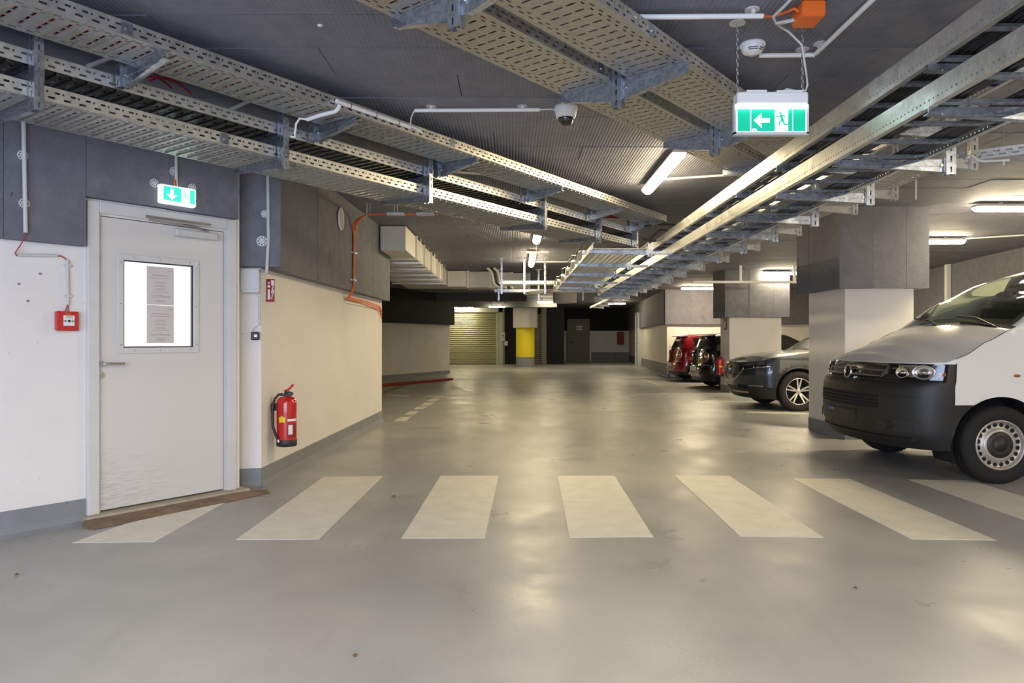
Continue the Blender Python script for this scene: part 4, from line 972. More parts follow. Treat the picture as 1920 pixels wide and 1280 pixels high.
# branch tray swinging right behind the van side, with white pipe
bx = lambda Y: (2.95+1.25*(4.6-Y), Y)
d4b = Vector((1.25, -1, 0)).normalized()
t = thing('cable_tray', 'short perforated tray branching off to the far right edge', 'cable tray', (2.80, 4.65, 2.30), math.atan2(-0.75, 1))
for yy in (0, -0.22):
    m_ = MB(); m_.strip((0, yy, 0), (1, 0, 0), (0, 0, 1), 2.4, 0.058, PIT, SLR); m_.build('side_rail', 'galv', t, solid=0.002)
m_ = MB(); m_.strip((0, -0.22, 0), (1, 0, 0), (0, 1, 0), 2.4, 0.22, PIT, bottom_slots(0.22, 0)); m_.build('perforated_bottom', 'galv', t, solid=0.002)
hanger((3.618, 4.074), math.atan2(-0.75, 1), 2.24, [(1, 0.26, 2.2995, 0.05, 0.03)], 'hanger carrying the short branch tray at the far right edge', w=0.042, mat='galv')
dropc([(1812, 296), (1822, 290), (1834, 300), (1845, 302), (1892, 300)], [4.3]*5, 0.008, 'white_cable', 'white cable hooking out beside the branch tray on the right', 'whiteplastic')
cable([at(1882, 300, 4.3), at(1882, 310, 4.3)], 0.006, 'cable_stub', 'short white stub under the hooking cable on the right', 'whiteplastic')
cable([at(1882, 245, 4.3)+Vector((0, 0, .1)), at(1882, 272, 4.3)], 0.004, 'threaded_rod', 'thin threaded rod over the branch tray on the right', 'steel', 'rod')
cable([at(1717, 326, 5.6)+Vector((0, 0, 0.3)), at(1717.5, 374, 5.6)], 0.006, 'threaded_rod', 'thin rod hanging down right of the ladders, above the near column', 'whiteplastic', 'rod')
cable([at(1700, 330, 5.6), at(1724, 330, 5.6)], 0.006, 'rod_bar', 'short crossbar on top of the thin hanging rod', 'whiteplastic', 'rod')
# far middle tray carried by bars, running on from the left trays
b5f = lambda Y: (1.47+0.0*(Y), Y); d5_ = Vector((0, 1, 0))
tray('cable_tray', 'cream bottomed tray running away beyond the end of the left trays', b5f, d5_, -0.62, -0.04, 2.165, 0.058, 7.5, 13.7, ribs=False, mat='galv')
for k, Y in enumerate((7.62, 8.98, 10.25, 11.6, 12.9)):
    hanger((1.47, Y), PI/2, 2.09, [(-1, 0.62, 2.163, 0.05, 0.03), (1, 0.22, 2.15, 0.035, 0.03)], ordinal(k)+' nearest single-armed hanger of the far middle tray', w=0.045, ztop=2.235, rod=False, plate=False, group='hangers of the far middle tray')
for k in range(6):     # pale cable bundle hung in loops on the left edge of that tray
    Y = 7.9+k*0.95; x = 0.80
    m_ = MB(); m_.tube([(x, Y, 2.17), (x-0.02, Y+0.25, 2.20), (x, Y+0.6, 2.17)], 0.028, 8)
    tag(m_.build('cable_bundle', 'whiteplastic'), ordinal(k)+' nearest white sleeve of the cable bundle along the far middle tray', 'cable bundle', 'white sleeves along the far middle tray')
cable([Vector((0.74+0.03*(k % 2), 7.6+0.3*k, 2.23+0.03*math.cos(k*1.3))) for k in range(20)], 0.008, 'black_cable', 'black cable snaking beside the white sleeves of the far middle tray', 'blackcable')
tag(MB().tube([on_z(1122, 404, 2.76), on_z(1160, 405, 2.76), on_z(1202, 407, 2.76)], 0.028, 8).build('red_pipe', 'redcable'), 'red pipe under the ceiling seen past the end of the left trays', 'pipe')
for k, (pts_, lab) in enumerate((([(1208, 424), (1232, 420), (1262, 421), (1285, 428)], 'black cable bridging the left tray end and the ladders, nearly level'),
        ([(1216, 452), (1226, 440), (1240, 430), (1256, 434), (1268, 440)], 'black cable arching from the left tray end to the ladders'),
        ([(1205, 448), (1222, 452), (1240, 450), (1252, 444)], 'black cable sagging below the arch near the left tray end'))):
    dropc(pts_, [8.6]*len(pts_), 0.012, 'black_cable', lab, 'blackcable')
# far cross tray
def cross(name, lab, x0, x1, Y, z, w=0.3, mat='galv'):
    t = thing(name, lab, 'cable tray', (x0, Y, z), 0)
    for yy in (0, w):
        m_ = MB(); m_.strip((0, yy, 0), (1, 0, 0), (0, 0, 1), x1-x0, 0.06, PIT, SLR); m_.build('side_rail', mat, t, solid=0.002)
    m_ = MB(); m_.strip((0, 0, 0), (1, 0, 0), (0, 1, 0), x1-x0, w, PIT, bottom_slots(w, 0)); m_.build('perforated_bottom', 'galv', t, solid=0.002)
    return t
cross('cable_tray', 'perforated tray crossing the lane far ahead, below the duct end', -0.25, 1.25, 13.9, 2.30)
cross('cable_tray', 'second crossing tray farther down the lane, lower and dimmer', -0.4, 2.2, 16.2, 2.30, mat='blue')
for k, (x, Y) in enumerate(((-0.2, 13.85), (0.24, 13.85), (0.64, 13.85), (-0.3, 16.1), (0.6, 16.1), (1.6, 16.1))):
    hanger((x, Y), 0, 2.10, [], ('left', 'middle', 'right', 'left', 'middle', 'right')[k]+(' hanger of the first crossing tray' if k < 3 else ' hanger of the second crossing tray'), w=0.05, mat='blue')
for k, (x0_, Y0_, x1_, Y1_, z_) in enumerate(((0.3, 15.0, 1.6, 12.6, 2.15), (1.45, 12.5, 1.7, 14.0, 2.12))):
    a = Vector((x0_, Y0_, z_)); b_ = Vector((x1_, Y1_, z_)); p = Plane((x0_, Y0_), (x1_, Y1_))
    m_ = MB(); m_.box((0, z_, 0), (p.len, z_+0.06, 0.05), p.mat())
    tag(m_.build('metal_trunking', 'galv'), ('long', 'short')[k]+' cream metal trunking slanting across below the far trays', 'trunking')
# ------------------------------------------------------------------ ceiling pieces
def cconduit(a, b_, lab, r=0.0125, clips=(), z=2.772, name='conduit_pipe'):
    a = Vector((a[0], a[1], z)); b_ = Vector((b_[0], b_[1], z))
    t = tag(MB().tube([a, b_], r, 10).build(name, 'whiteplastic'), lab, 'conduit')
    for k, c_ in enumerate(clips):
        p = a.lerp(b_, c_); m_ = MB(); m_.disc(0.036, CZ-0.005, CZ+0.001, 18, Matrix.Translation((p.x, p.y, 0))); m_.box((p.x-0.009, p.y-0.018, z+r*0.6), (p.x+0.009, p.y+0.018, CZ-0.004))
        m_.build('clip_disc', 'greyplastic', t)
    return t
A = on_z(778, 207, 2.772); B = on_z(1012, 205.5, 2.772)
cconduit(A, B, 'white ceiling conduit leading to the dome camera', clips=(0.13, 0.86))
cam_p = on_z(1061, 199, 2.8)
cable([B, Vector((B.x+.08, B.y-.0, 2.775)), Vector((cam_p.x-0.05, cam_p.y, 2.765))], 0.004, 'white_cable', 'thin white cable joining the conduit to the dome camera', 'whiteplastic')
A2 = on_z(778, 207, 2.77)
cable([A2, A2+Vector((-.012, -.01, -.02)), A2+Vector((-0.018, -.06, -.07)), A2+Vector((-.018, -0.10, -.14)), A2+Vector((0.02, -0.13, -0.16)), A2+Vector((.07, -.13, -.19))], 0.005, 'white_cable', 'white cable dropping from the conduit end to the narrow left tray', 'whiteplastic')
dc = thing('dome_camera', 'white dome security camera on the ceiling beside the centre run', 'camera', (cam_p.x, cam_p.y, 2.8))
MB().lathe([(0.0, 0), (0.08, 0), (0.081, -0.022), (0.074, -0.045), (0.068, -0.075), (0.058, -0.080), (0.054, -0.076)], 36).build('housing', 'whiteplastic', dc)
MB().lathe([(0.055*math.cos(a), -0.076-0.062*math.sin(a)) for a in [k*PI/2/8 for k in range(9)]], 32).build('dome', 'dglass', dc)
MB().lathe([(0.057, -0.070), (0.0575, -0.084), (0.053, -0.084)], 32).build('chrome_ring', 'chrome', dc)
SD = on_z(1411, 82, 2.8)
sd = thing('smoke_detector', 'round white smoke detector on the ceiling by the hanging exit sign', 'smoke detector', (SD.x, SD.y, 2.8))
MB().lathe([(0, 0), (0.066, 0), (0.068, -0.012), (0.058, -0.016)], 32).build('mounting_base', 'whiteplastic', sd)
MB().lathe([(0.058, -0.014), (0.060, -0.030), (0.050, -0.046), (0.028, -0.058), (0, -0.06)], 32).build('head', 'whiteplastic', sd)
m_ = MB()
for r_, z_ in ((0.0595, -0.036), (0.0535, -0.044)):
    for a0, a1 in ((-70, -20), (-10, 20)):
        n = 8
        for i in range(n):
            a = math.radians(a0-60+(a1-a0)*i/n); b2 = math.radians(a0-60+(a1-a0)*(i+1)/n)
            m_.add([(r_*math.cos(a), r_*math.sin(a), z_), (r_*math.cos(b2), r_*math.sin(b2), z_), ((r_-.0015)*math.cos(b2), (r_-.0015)*math.sin(b2), z_-0.004), ((r_-.0015)*math.cos(a), (r_-.0015)*math.sin(a), z_-0.004)], [(0, 1, 2, 3)])
m_.build('air_slot', 'dark', sd, solid=0.002)
MB().disc(0.016, -0.064, -0.058, 14).build('sensor_tip', 'greyplastic', sd)
A = on_z(1423, 104, 2.768); B = on_z(1527, 103, 2.768); cconduit(A, B, 'short white ceiling conduit beside the smoke detector', clips=(0.78,), z=2.768)
D1 = on_z(1530, 100, 2.768); cconduit(D1, (D1.x-0.005, 1.2), 'white ceiling conduit running towards the camera right of the orange box', clips=(0.02, 0.24), z=2.768)
A = on_z(1180, 32, 2.768); A.x = -0.0; B = on_z(1431, 30, 2.768); cconduit((A.x+.55, A.y), B, 'white ceiling conduit ending at an orange cable', clips=(0.92,), z=2.768)
OB_ = (1.36, 3.35)
ob = tag(MB().bev((1.362, 3.35, 2.728), (1.475, 3.49, 2.8), 0.008).build('junction_box', 'orange'), 'orange junction box on the ceiling above the hanging exit sign', 'junction box')
MB().bev((1.366, 3.354, 2.722), (1.471, 3.486, 2.729), 0.003).build('lid', 'orange', ob)
cable([B, B+Vector((.05, .03, .01)), B+Vector((.11, .0, .018)), Vector((1.34, 3.39, 2.775)), Vector((1.37, 3.41, 2.765))], 0.007, 'orange_cable', 'orange cable bridging conduit and orange junction box', 'orange')
cable([Vector((1.33, 2.6, 2.77)), Vector((1.275, 3.35, 2.765)), Vector((1.25, 3.42, 2.75)), Vector((1.28, 3.47, 2.74)), Vector((1.38, 3.46, 2.755))], 0.008, 'grey_cable', 'grey cable looping into the side of the orange box', 'greyplastic')
# hanging exit sign
YS_ = 3.60
es = thing('exit_sign', 'hanging lit green exit sign with left arrow and running figure', 'exit sign', (1.303, YS_, 2.236))
sw = 0.183
m_ = MB(); m_.bev((-sw+.006, -0.035, 0.145), (sw-.006, 0.045, 0.206), 0.006); m_.box((-0.13, -0.03, 0.2), (-0.03, 0.04, 0.215)) ; m_.box((0.02, -0.03, 0.2), (0.15, 0.04, 0.213)); m_.build('housing', 'whiteplastic', es)
MB().box((-sw+.01, -0.030, 0.128), (sw-.01, 0.025, 0.146)).build('light_strip', 'signglow', es)
MB().box((-sw, -0.010, 0.0), (sw, 0.014, 0.150)).build('diffuser_panel', 'signwhite', es)
m_ = MB()
for q in ((-sw-.004, -sw+.006, 0.0, 0.15), (sw-.006, sw+.004, 0.0, 0.15), (-sw-.004, sw+.004, -0.004, 0.010)): m_.box((q[0], -0.014, q[2]), (q[1], 0.018, q[3]))
m_.build('panel_edge', 'greyplastic', es)
FX = Matrix(((1, 0, 0, 0), (0, 0, -1, 0), (0, 1, 0, 0), (0, 0, 0, 1)))   # x right, y up, z towards camera
m_ = MB()
for q in ((-0.168, -0.110), (-0.101, 0.022), (0.024, 0.026), (0.088, 0.103), (0.107, 0.170)): pass
GP = [(-0.170, -0.108), (-0.102, 0.016), (0.084, 0.104), (0.108, 0.170)]
for a, b_ in GP:
    q = MB().box((a, 0.014, 0.010), (b_, 0.124, 0.013), FX).build('green_field', 'green', es)
    if a < -0.1 and b_ > 0: pnl = q
m_ = MB(); arrow(m_, -0.050, 0.068, 0.040, 0, 0.013, 0.0145, FX); m_.build('arrow', 'signwhite', pnl)
m_ = MB(); runner(m_, 0.052, 0.066, 0.046, 0.010, 0.0125, FX, flip=-1); m_.build('running_figure', 'green', pnl)
m_ = MB(); m_.box((-0.098, 0.017, 0.013), (-0.074, 0.022, 0.014), FX); m_.box((-0.094, 0.022, 0.013), (-0.078, 0.027, 0.014), FX); m_.build('maker_mark', 'signwhite', pnl)
for nm, xx, lab in (('chain', 1.135, 'steel chain holding the left end of the hanging exit sign'), ('chain', 1.463, 'steel chain holding the right end of the hanging exit sign')):
    ch = thing(nm, lab, 'chain', (xx, YS_, 2.44)); nl = 17; lh = (2.8-2.44)/nl; me = None
    for k in range(nl):
        if me is None:
            pts = [(0.0055*math.sin(a), 0, lh*0.5+lh*0.68*math.cos(a)) for a in [2*PI*i/12 for i in range(13)]]
            me = MB().tube(pts, 0.0017, 5, False).build('chain_link', 'steel', ch); o = me
        else: o = me.copy(); C.objects.link(o)
        o.location = (0, 0, k*lh); o.rotation_euler = (0, 0, (k % 2)*PI/2+0.4)
    m_ = MB(); m_.disc(0.04, 0.354, 0.361, 20); m_.build('ceiling_disc', 'greyplastic', ch)
cable([Vector((1.36, 3.44, 2.74)), Vector((1.30, 3.50, 2.745)), Vector((1.38, 3.56, 2.735)), Vector((1.455, 3.585, 2.68)), Vector((1.475, 3.585, 2.55)), Vector((1.482, 3.585, 2.48)), Vector((1.475, 3.59, 2.455)), Vector((1.43, 3.59, 2.452)), Vector((1.38, 3.59, 2.462)), Vector((1.35, 3.6, 2.445))], 0.0055, 'grey_cable', 'grey cable hanging along the right chain into the exit sign', 'greyplastic', n=8)
p = on_z(600, 47, 2.8); tag(MB().lathe([(0, -0.006), (0.012, -0.006), (0.014, 0.0)], 10, Matrix.Translation(p)).build('ceiling_plug', 'whiteplastic'), 'small white plug stuck in the ceiling above the left trays', 'plug')
# thin ceiling conduits farther away
cconduit((1.42, 7.0), (2.9, 6.55), 'thin pale conduit leaving the middle tube light to the right', z=2.775, r=0.011)
cconduit(on_z(846, 322, 2.775), on_z(945, 329, 2.775), 'pale conduit seen between the left trays, farthest of three', z=2.775)
cconduit(on_z(432, 205, 2.775), on_z(480, 184, 2.775), 'pale conduit seen between the left trays, middle of three', z=2.775)
cconduit(on_z(165, 124, 2.775), on_z(222, 103, 2.775), 'pale conduit seen between the left trays, nearest of three', z=2.775)
cconduit((0.42, 14.3), (2.0, 14.3), 'thin pale conduit right of the far lane light', z=2.775)
cconduit((6.99, 11.05), (9.0, 9.95), 'pale conduit leaving the light behind the near column', z=2.775)
cb_ = MB(); cb_.box((0.22, 12.0, 2.66), (0.62, 12.06, 2.70)); cb_.box((0.40, 12.02, 2.70), (0.42, 12.04, 2.8)); tag(cb_.build('cross_bar', 'galv'), 'short metal cross bar hanging between the two lane centre lights', 'bar')
lt = thing('light_trunking', 'long white level trunking in front of the second column head', 'trunking', (4.5, 18.4-3.2, 2.42))
MB().box((-0.65, 0, 0), (1.75, 0.08, 0.045)).build('channel', 'whiteplastic', lt)
for x in (0.35, 1.5): MB().box((x, 0.02, 0.045), (x+0.05, 0.06, 0.38)).build('support_post', 'whiteplastic', lt)
p = ps.hit(1779, 520, 0.08); tag(MB().box((p[0]-.06, 1.72, 0.063), (p[0]+.06, CZ-0.0, 0.14), ps.mat()).build('conduit_pipe', 'whiteplastic'), 'pale vertical trunking on the clad wall behind the van', 'trunking')
for k in range(2):
    z_ = 1.55-k*0.09; p0, _ = ps.hit(1752, 600, 0.05); p1, _ = ps.hit(1835, 600, 0.05)
    tag(MB().tube([ps.pt(p0-.5, z_-0.03, 0.05), ps.pt((p0+p1)/2, z_, 0.05), ps.pt(p1, z_+0.03, 0.05), ps.pt(p1+0.1, z_-0.12, 0.05)], 0.02, 8).build('wall_pipe', 'orange' if k else 'ramp'), ('upper' if k == 0 else 'lower')+' thin pipe on the wall seen through the van windscreen', 'pipe')
# ------------------------------------------------------------------ ventilation duct
du = thing('ventilation_duct', 'cream sheet metal duct running away under the ceiling at the wall end', 'duct')
xr = -1.47; m_ = MB(); m_.box((-1.855, 9.9, 2.45), (xr, 10.72, 2.79)); m_.box((-2.5, 10.75, 2.45), (xr, 15.7, 2.79)); 
MB().bev((-1.825, 9.9, 2.45), (xr, 10.9, 2.785), 0.006).build('end_section', 'duct', du)
Ys = [10.9, 11.9, 12.9, 13.9, 14.9, 15.7]
for k in range(5): MB().bev((-2.5, Ys[k]+0.005, 2.45), (xr, Ys[k+1]-0.005, 2.785), 0.008).build('duct_section', 'duct', du)
for k in range(5):
    y_ = Ys[k]; m_ = MB(); m_.box((-2.52, y_-0.035, 2.425), (xr+0.03, y_+0.035, 2.45)); m_.box((xr, y_-0.03, 2.43), (xr+0.028, y_+0.03, 2.79)); m_.build('joint_flange', 'duct', du)
    m_ = MB(); m_.box((-2.55, y_+0.3, 2.395), (xr+0.05, y_+0.34, 2.43)); m_.tube([(xr+0.04, y_+0.32, 2.40), (xr+0.04, y_+0.32, 2.8)], 0.006, 6); m_.build('support_bar', 'galv', du)
# bend and cross part heading right
d2u = thing('ventilation_duct', 'cream duct crossing to the right beyond the first duct', 'duct')
Xs = [-1.47, -1.0, -0.5, 0.0, 0.40]
MB().prism([(-2.45, 15.75), (xr, 15.75), (xr, 16.2), (xr, 17.0), (-2.45, 17.0)], 2.43, 2.785).build('corner_section', 'duct', d2u)
for k in range(4):
    MB().bev((Xs[k]+0.005, 16.25+0.18*k, 2.42), (Xs[k+1]-0.005, 17.0+0.18*k, 2.785), 0.008).build('duct_section', 'duct', d2u)
    MB().box((Xs[k+1]-0.03, 16.22+.18*k, 2.40), (Xs[k+1]+0.03, 17.02+.18*k, 2.79)).build('joint_flange', 'duct', d2u)
rd = thing('round_duct', 'short grey round duct standing below the ceiling far ahead', 'duct', (1.55, 21.0, 2.30)); MB().lathe([(0.33, 0), (0.35, 0.02), (0.35, 0.5)], 28).build('barrel', 'duct', rd); MB().disc(0.33, 0.0, 0.01, 24).build('end_cap', 'galv', rd)
for k in range(3):
    m_ = MB(); x = -0.42+0.07*k; m_.tube([(x-0.12, 15.6, 2.78), (x-0.03, 15.6, 2.7), (x, 15.6, 2.55), (x+0.02, 15.6, 2.44), (x+0.12, 15.55, 2.36), (x+0.3, 15.4, 2.34)], 0.028, 8)
    tag(m_.build('bent_cable', 'greyplastic' if k != 1 else 'dark'), ('left pale', 'middle dark', 'right pale')[k]+' thick cable bending down at the crossing duct end', 'cable')
# dim beams across the far lane, holding the ceiling services
for k, (Y, z_, lab) in enumerate(((24.0, 2.52, 'dim beam crossing above the middle wall block'), (27.0, 2.45, 'dim beam crossing in front of the large roller shutter'))):
    tag(MB().bev((-4.6, Y, z_), (0.5+k*1.2, Y+0.25, CZ), 0.01).build('service_beam', 'slab'), lab, 'beam')
mb = MB(); mb.box((-9, 41.9, -0.1), (14, 42.1, 3.0)); struct(mb, 'wall_end', 'black')
# ------------------------------------------------------------------ vehicles
def lerp_curve(pts):
    def f(x):
        if x <= pts[0][0]: return pts[0][1]
        for (a, va), (b, vb) in zip(pts, pts[1:]):
            if x <= b:
                t = (x-a)/(b-a); t = t*t*(3-2*t)*0.35+t*0.65; return va+(vb-va)*t
        return pts[-1][1]
    return f
def qcorner(t, n):      # 0 at the centre line, 1 at the flank: (share of width, share of depth)
    th = t*PI/2; return math.sin(th)**(2/n), 1-math.cos(th)**(2/n)
class Veh:
    def __init__(s, name, label, loc, rz, spec):
        s.q = spec; s.root = thing(name, label, spec.get('cat', 'car'), loc, rz); s.body()
    def body(s):
        q = s.q; L, W_ = q['L'], q['W']; af, nf, ar, nr = q['af'], q['nf'], q['ar'], q['nr']; xa = q['cowl']
        x0f, xrf, wzf = lerp_curve(q['x0']), lerp_curve(q['xr']), lerp_curve(q['wz'])
        zbelt, zt, wt, zc = lerp_curve(q['belt']), lerp_curve(q['zedge']), lerp_curve(q['wtop']), lerp_curve(q['zc'])
        Lt, art = q['Lt'], q['art']
        NF, NR = 26, 16; xm = af; xe = L-ar
        mids = sorted(set([round(af+(xe-af)*k/q.get('NM', 90), 4) for k in range(1, q.get('NM', 90))] + [x for x in q.get('xb', []) if af < x < xe]))
        U = [('f', t_) for t_ in sorted([k/NF for k in range(NF+1)] + [0.941, 0.98, 0.992])] + [('m', x) for x in mids] + [('r', 1-k/NR) for k in range(NR+1)]
        def P(u, z):
            w = W_*wzf(z)
            if u[0] == 'f': a, b = qcorner(u[1], nf); return (x0f(z)+(af-x0f(z))*b, w*a)
            if u[0] == 'm': return (u[1], w)
            a, b = qcorner(u[1], nr); e = L-xrf(z); return (e-(e-xe)*b, w*a)
        def T(u):
            if u[0] == 'f': return None
            if u[0] == 'm':
                if u[1] <= xa: return None
                x = xa+(u[1]-xa)*(Lt-art-xa)/(xe-xa); return (x, wt(x), zt(x))
            a, b = qcorner(u[1], 3.5); x = Lt-art*b; return (x, wt(Lt-art)*a, zt(x))
        rows = q['rows']; G = []
        for u in U:
            x, y = P(u, 1.0); zb = zbelt(x); col = []
            for z in rows: x, y = P(u, z); col.append((x, y, z))
            z1 = rows[-1]
            for k in range(1, 5):
                z = z1+(zb-z1)*k/4; x, y = P(u, z); col.append((x, y, z))
            G.append(col)
        arch = q['arch']
        parts = {}
        def put(key, vs, flip=False):
            m_ = parts.setdefault(key, {'v': [], 'f': [], 'm': {}})
            ids = []
            for p in vs:
                k = (round(p[0], 5), round(p[1], 5), round(p[2], 5))
                if k not in m_['m']: m_['m'][k] = len(m_['v']); m_['v'].append(p)
                ids.append(m_['m'][k])
            ids2 = []
            for i in ids:
                if i not in ids2: ids2.append(i)
            if len(ids2) >= 3: m_['f'].append(ids2[::-1] if flip else ids2)
        def snap(p):
            for (ax, az, ar_) in arch:
                d = math.hypot(p[0]-ax, p[2]-az)
                if d < ar_ and abs(p[1]) > W_*0.72:
                    if d < 1e-4: return p
                    return (ax+(p[0]-ax)*ar_/d, p[1], az+(p[2]-az)*ar_/d)
            return p
        def inside(p): return any(math.hypot(p[0]-ax, p[2]-az) < r_-1e-6 for ax, az, r_ in arch) and abs(p[1]) > W_*0.72
        for sy in (1, -1):
            for i in range(len(U)-1):
                for j in range(len(G[0])-1):
                    c = [G[i][j], G[i+1][j], G[i+1][j+1], G[i][j+1]]
                    if all(inside(p) for p in c): continue
                    c = [snap(p) for p in c]
                    m = [sum(p[k] for p in c)/4 for k in range(3)]
                    key = q['reg'](m[0], m[1], m[2], U[i][0], U[i][1])
                    if key is None: continue
                    put(key, [(p[0], sy*p[1], p[2]) for p in c], sy > 0)
        # upper side (between belt and roof edge)
        NFR = 10
        Ts = [T(u) for u in U]
        for sy in (1, -1):
            for i in range(len(U)-1):
                a, b = G[i][-1], G[i+1][-1]; ta, tb = Ts[i] or a, Ts[i+1] or b
                if Ts[i] is None and Ts[i+1] is None: continue
                for j in range(NFR):
                    def I(p, t_, f_):
                        bulge = 0.02*math.sin(PI*f_); return (p[0]+(t_[0]-p[0])*f_, p[1]+(t_[1]-p[1])*f_+(bulge if p[1] > 0.5*W_ else 0)*min(1, (t_[2]-p[2])/0.4), p[2]+(t_[2]-p[2])*f_)
                    f0, f1 = j/NFR, (j+1)/NFR; c = [I(a, ta, f0), I(b, tb, f0), I(b, tb, f1), I(a, ta, f1)]
                    m = [sum(p[k] for p in c)/4 for k in range(3)]
                    key = q['regu'](m[0], m[1], m[2], U[i][0], (f0+f1)/2)
                    put(key, [(p[0], sy*p[1], p[2]) for p in c], sy > 0)
        # top surfaces
        NV = 16
        for i in range(len(U)-1):
            a, b = Ts[i] or G[i][-1], Ts[i+1] or G[i+1][-1]
            for sy in (1, -1):
                for j in range(NV):
                    def K(p, v_):
                        ce = zc(p[0]); w_ = p[1]; full = max(W_*0.5, wt(p[0]) if p[0] > xa else W_*wzf(1.0)); yy = w_*v_
                        zz = ce-(ce-p[2])*((v_)**q.get('crown', 2.6)) if w_ > 1e-4 else p[2]
                        if U[i][0] != 'm' or w_ < full*0.999: zz = p[2]+(ce-p[2])*(1-v_**q.get('crown', 2.6))
                        return (p[0], yy, zz)
                    v0, v1 = j/NV, (j+1)/NV; c = [K(a, v0), K(a, v1), K(b, v1), K(b, v0)]
                    m = [sum(p[k] for p in c)/4 for k in range(3)]
                    key = q['regt'](m[0], m[1], m[2], (v0+v1)/2)
                    put(key, [(p[0], sy*p[1], p[2]) for p in c], sy > 0)
        s.obj = {}
        for key, m_ in parts.items():
            mat = q['mats'][key]; mb = MB(); mb.v = m_['v']; mb.f = m_['f']; mb.sm = [True]*len(m_['f'])
            o = mb.build(key, mat, s.root)
            bm = bmesh.new(); bm.from_mesh(o.data); bmesh.ops.recalc_face_normals(bm, faces=bm.faces); bm.to_mesh(o.data); bm.free()
            if key in ('windscreen', 'side_window', 'rear_window') and mat in ('glass',):
                pass
            s.obj[key] = o
        s.P, s.rows = P, rows
        # wheel wells and floor pan
        for (ax, az, r_) in arch:
            for sg in (1, -1):
                m_ = MB(); n = 20; vs = []
                for k in range(n+1):
                    a = math.radians(-25+230*k/n)
                    for yy in (W_*0.985*sg, (W_-0.34)*sg): vs.append((ax+(r_+.004)*math.cos(a), yy, az+(r_+.004)*math.sin(a)))
                m_.add(vs, [(2*k, 2*k+2, 2*k+3, 2*k+1) for k in range(n)], True); m_.add([vs[2*k+1] for k in range(n+1)], [tuple(range(n+1))])
                m_.build('wheel_well', 'liner', s.root)
        zb = rows[0]
        MB().box((q['x0'][0][1]+0.45, -W_+0.36, zb-0.02), (L-0.35, W_-0.36, zb+0.10)).build('underbody', 'liner', s.root)
    def wheel(s, x, z, y, r, wd, kind, rr, side):
        w = MB(); t = s.root; T_ = Matrix.Translation((x, y, z)) @ Matrix.Rotation(PI/2*side, 4, 'X')   # local z points outward
        h = wd/2
        prof = [(rr, h-0.012), (rr+0.012, h), (r-0.055, h+0.008), (r-0.02, h-0.004), (r-0.004, h-0.022), (r, h-0.045), (r, -h+0.045), (r-0.01, -h+0.01), (rr, -h+0.01), (rr-0.01, h-0.012)]
        ty = w.lathe(prof, 56, T_).build('tyre', 'rubber', t)
        g = MB(); n = 56
        for k in range(n):
            a = 2*PI*k/n; R_ = T_ @ Matrix.Rotation(a, 4, 'Z')
            g.box((r-0.006, -0.006, h*0.45), (r+0.0015, 0.006, h-0.03), R_); g.box((r-0.006, -0.006, -h+0.03), (r+0.0015, 0.006, -h*0.35), R_)
        tag(g.build('tread_block', 'rubber', ty), kind='stuff')
        if kind == 'steel':
            c = MB(); c.lathe([(rr, h-0.014), (rr-0.008, h-0.006), (rr-0.016, h-0.014), (rr-0.020, h-0.035), (rr-0.026, h-0.044), (rr*0.70, h-0.046), (rr*0.64, h-0.028), (rr*0.56, h-0.018), (rr*0.50, h-0.022)], 56, T_)
            ro = c.build('steel_rim', 'rimsteel', t)
            n = 20; hm = MB()
            hr = rr-0.042
            for k in range(n): a = 2*PI*(k+.5)/n; hm.disc(0.0185, h-0.0475, h-0.0440, 12, T_ @ Matrix.Translation((hr*math.cos(a), hr*math.sin(a), 0)))
            tag(hm.build('rim_hole', 'liner', ro), kind='stuff')
            c = MB(); c.lathe([(rr*0.53, h-0.021), (rr*0.50, h-0.012), (rr*0.30, h-0.008), (rr*0.26, h-0.012), (rr*0.24, h-0.003), (0, h-0.002)], 40, T_); c.build('hub_cap', 'dark', t)
        else:
            MB().disc(rr-0.005, -h+0.03, -h+0.05, 32, T_).build('brake_backing', 'liner', t)
            ro = MB().lathe([(rr, h-0.014), (rr-0.006, h-0.004), (rr-0.014, h-0.010), (rr-0.022, h-0.05), (rr-0.022, -h+0.05)], 48, T_).build('alloy_rim', 'alloy', t)
            for k in range(10):
                a = 2*PI*(k//2)/5+(0.17 if k % 2 else -0.17)+0.3; R_ = T_ @ Matrix.Rotation(a, 4, 'Z')
                sp = MB(); sp.add([(0.03, -0.014, h-0.045), (0.03, 0.014, h-0.045), (rr-0.012, 0.010, h-0.012), (rr-0.012, -0.010, h-0.012), (0.03, -0.016, h-0.06), (0.03, 0.016, h-0.06), (rr-0.012, 0.013, h-0.04), (rr-0.012, -0.013, h-0.04)], [(0,1,2,3),(7,6,5,4),(0,4,5,1),(1,5,6,2),(2,6,7,3),(3,7,4,0)], mat=R_)
                sp.build('spoke', 'alloy', ro)
            MB().lathe([(0.045, h-0.055), (0.045, h-0.038), (0.03, h-0.034), (0, h-0.034)], 20, T_).build('hub_cap', 'alloy', t)
    def wheels(s, xs, r, wd, kind, rr, inset=0.0):
        for x in xs:
            for sd in (1, -1):      # side -1 is local -y (towards the photographer for unturned cars)
                s.wheel(x, r, sd*(s.q['W']-wd/2-inset), r, wd, kind, rr, -sd)
    def on(s, y, z, out=0.0):      # point on the front surface at lateral y, height z
        q = s.q; x0 = lerp_curve(q['x0'])(z); w = q['W']*lerp_curve(q['wz'])(z); a = min(0.9999, abs(y)/w)
        th = math.asin(a**(q['nf']/2)); b = 1-math.cos(th)**(2/q['nf']); return Vector((x0+(q['af']-x0)*b-out, y, z))
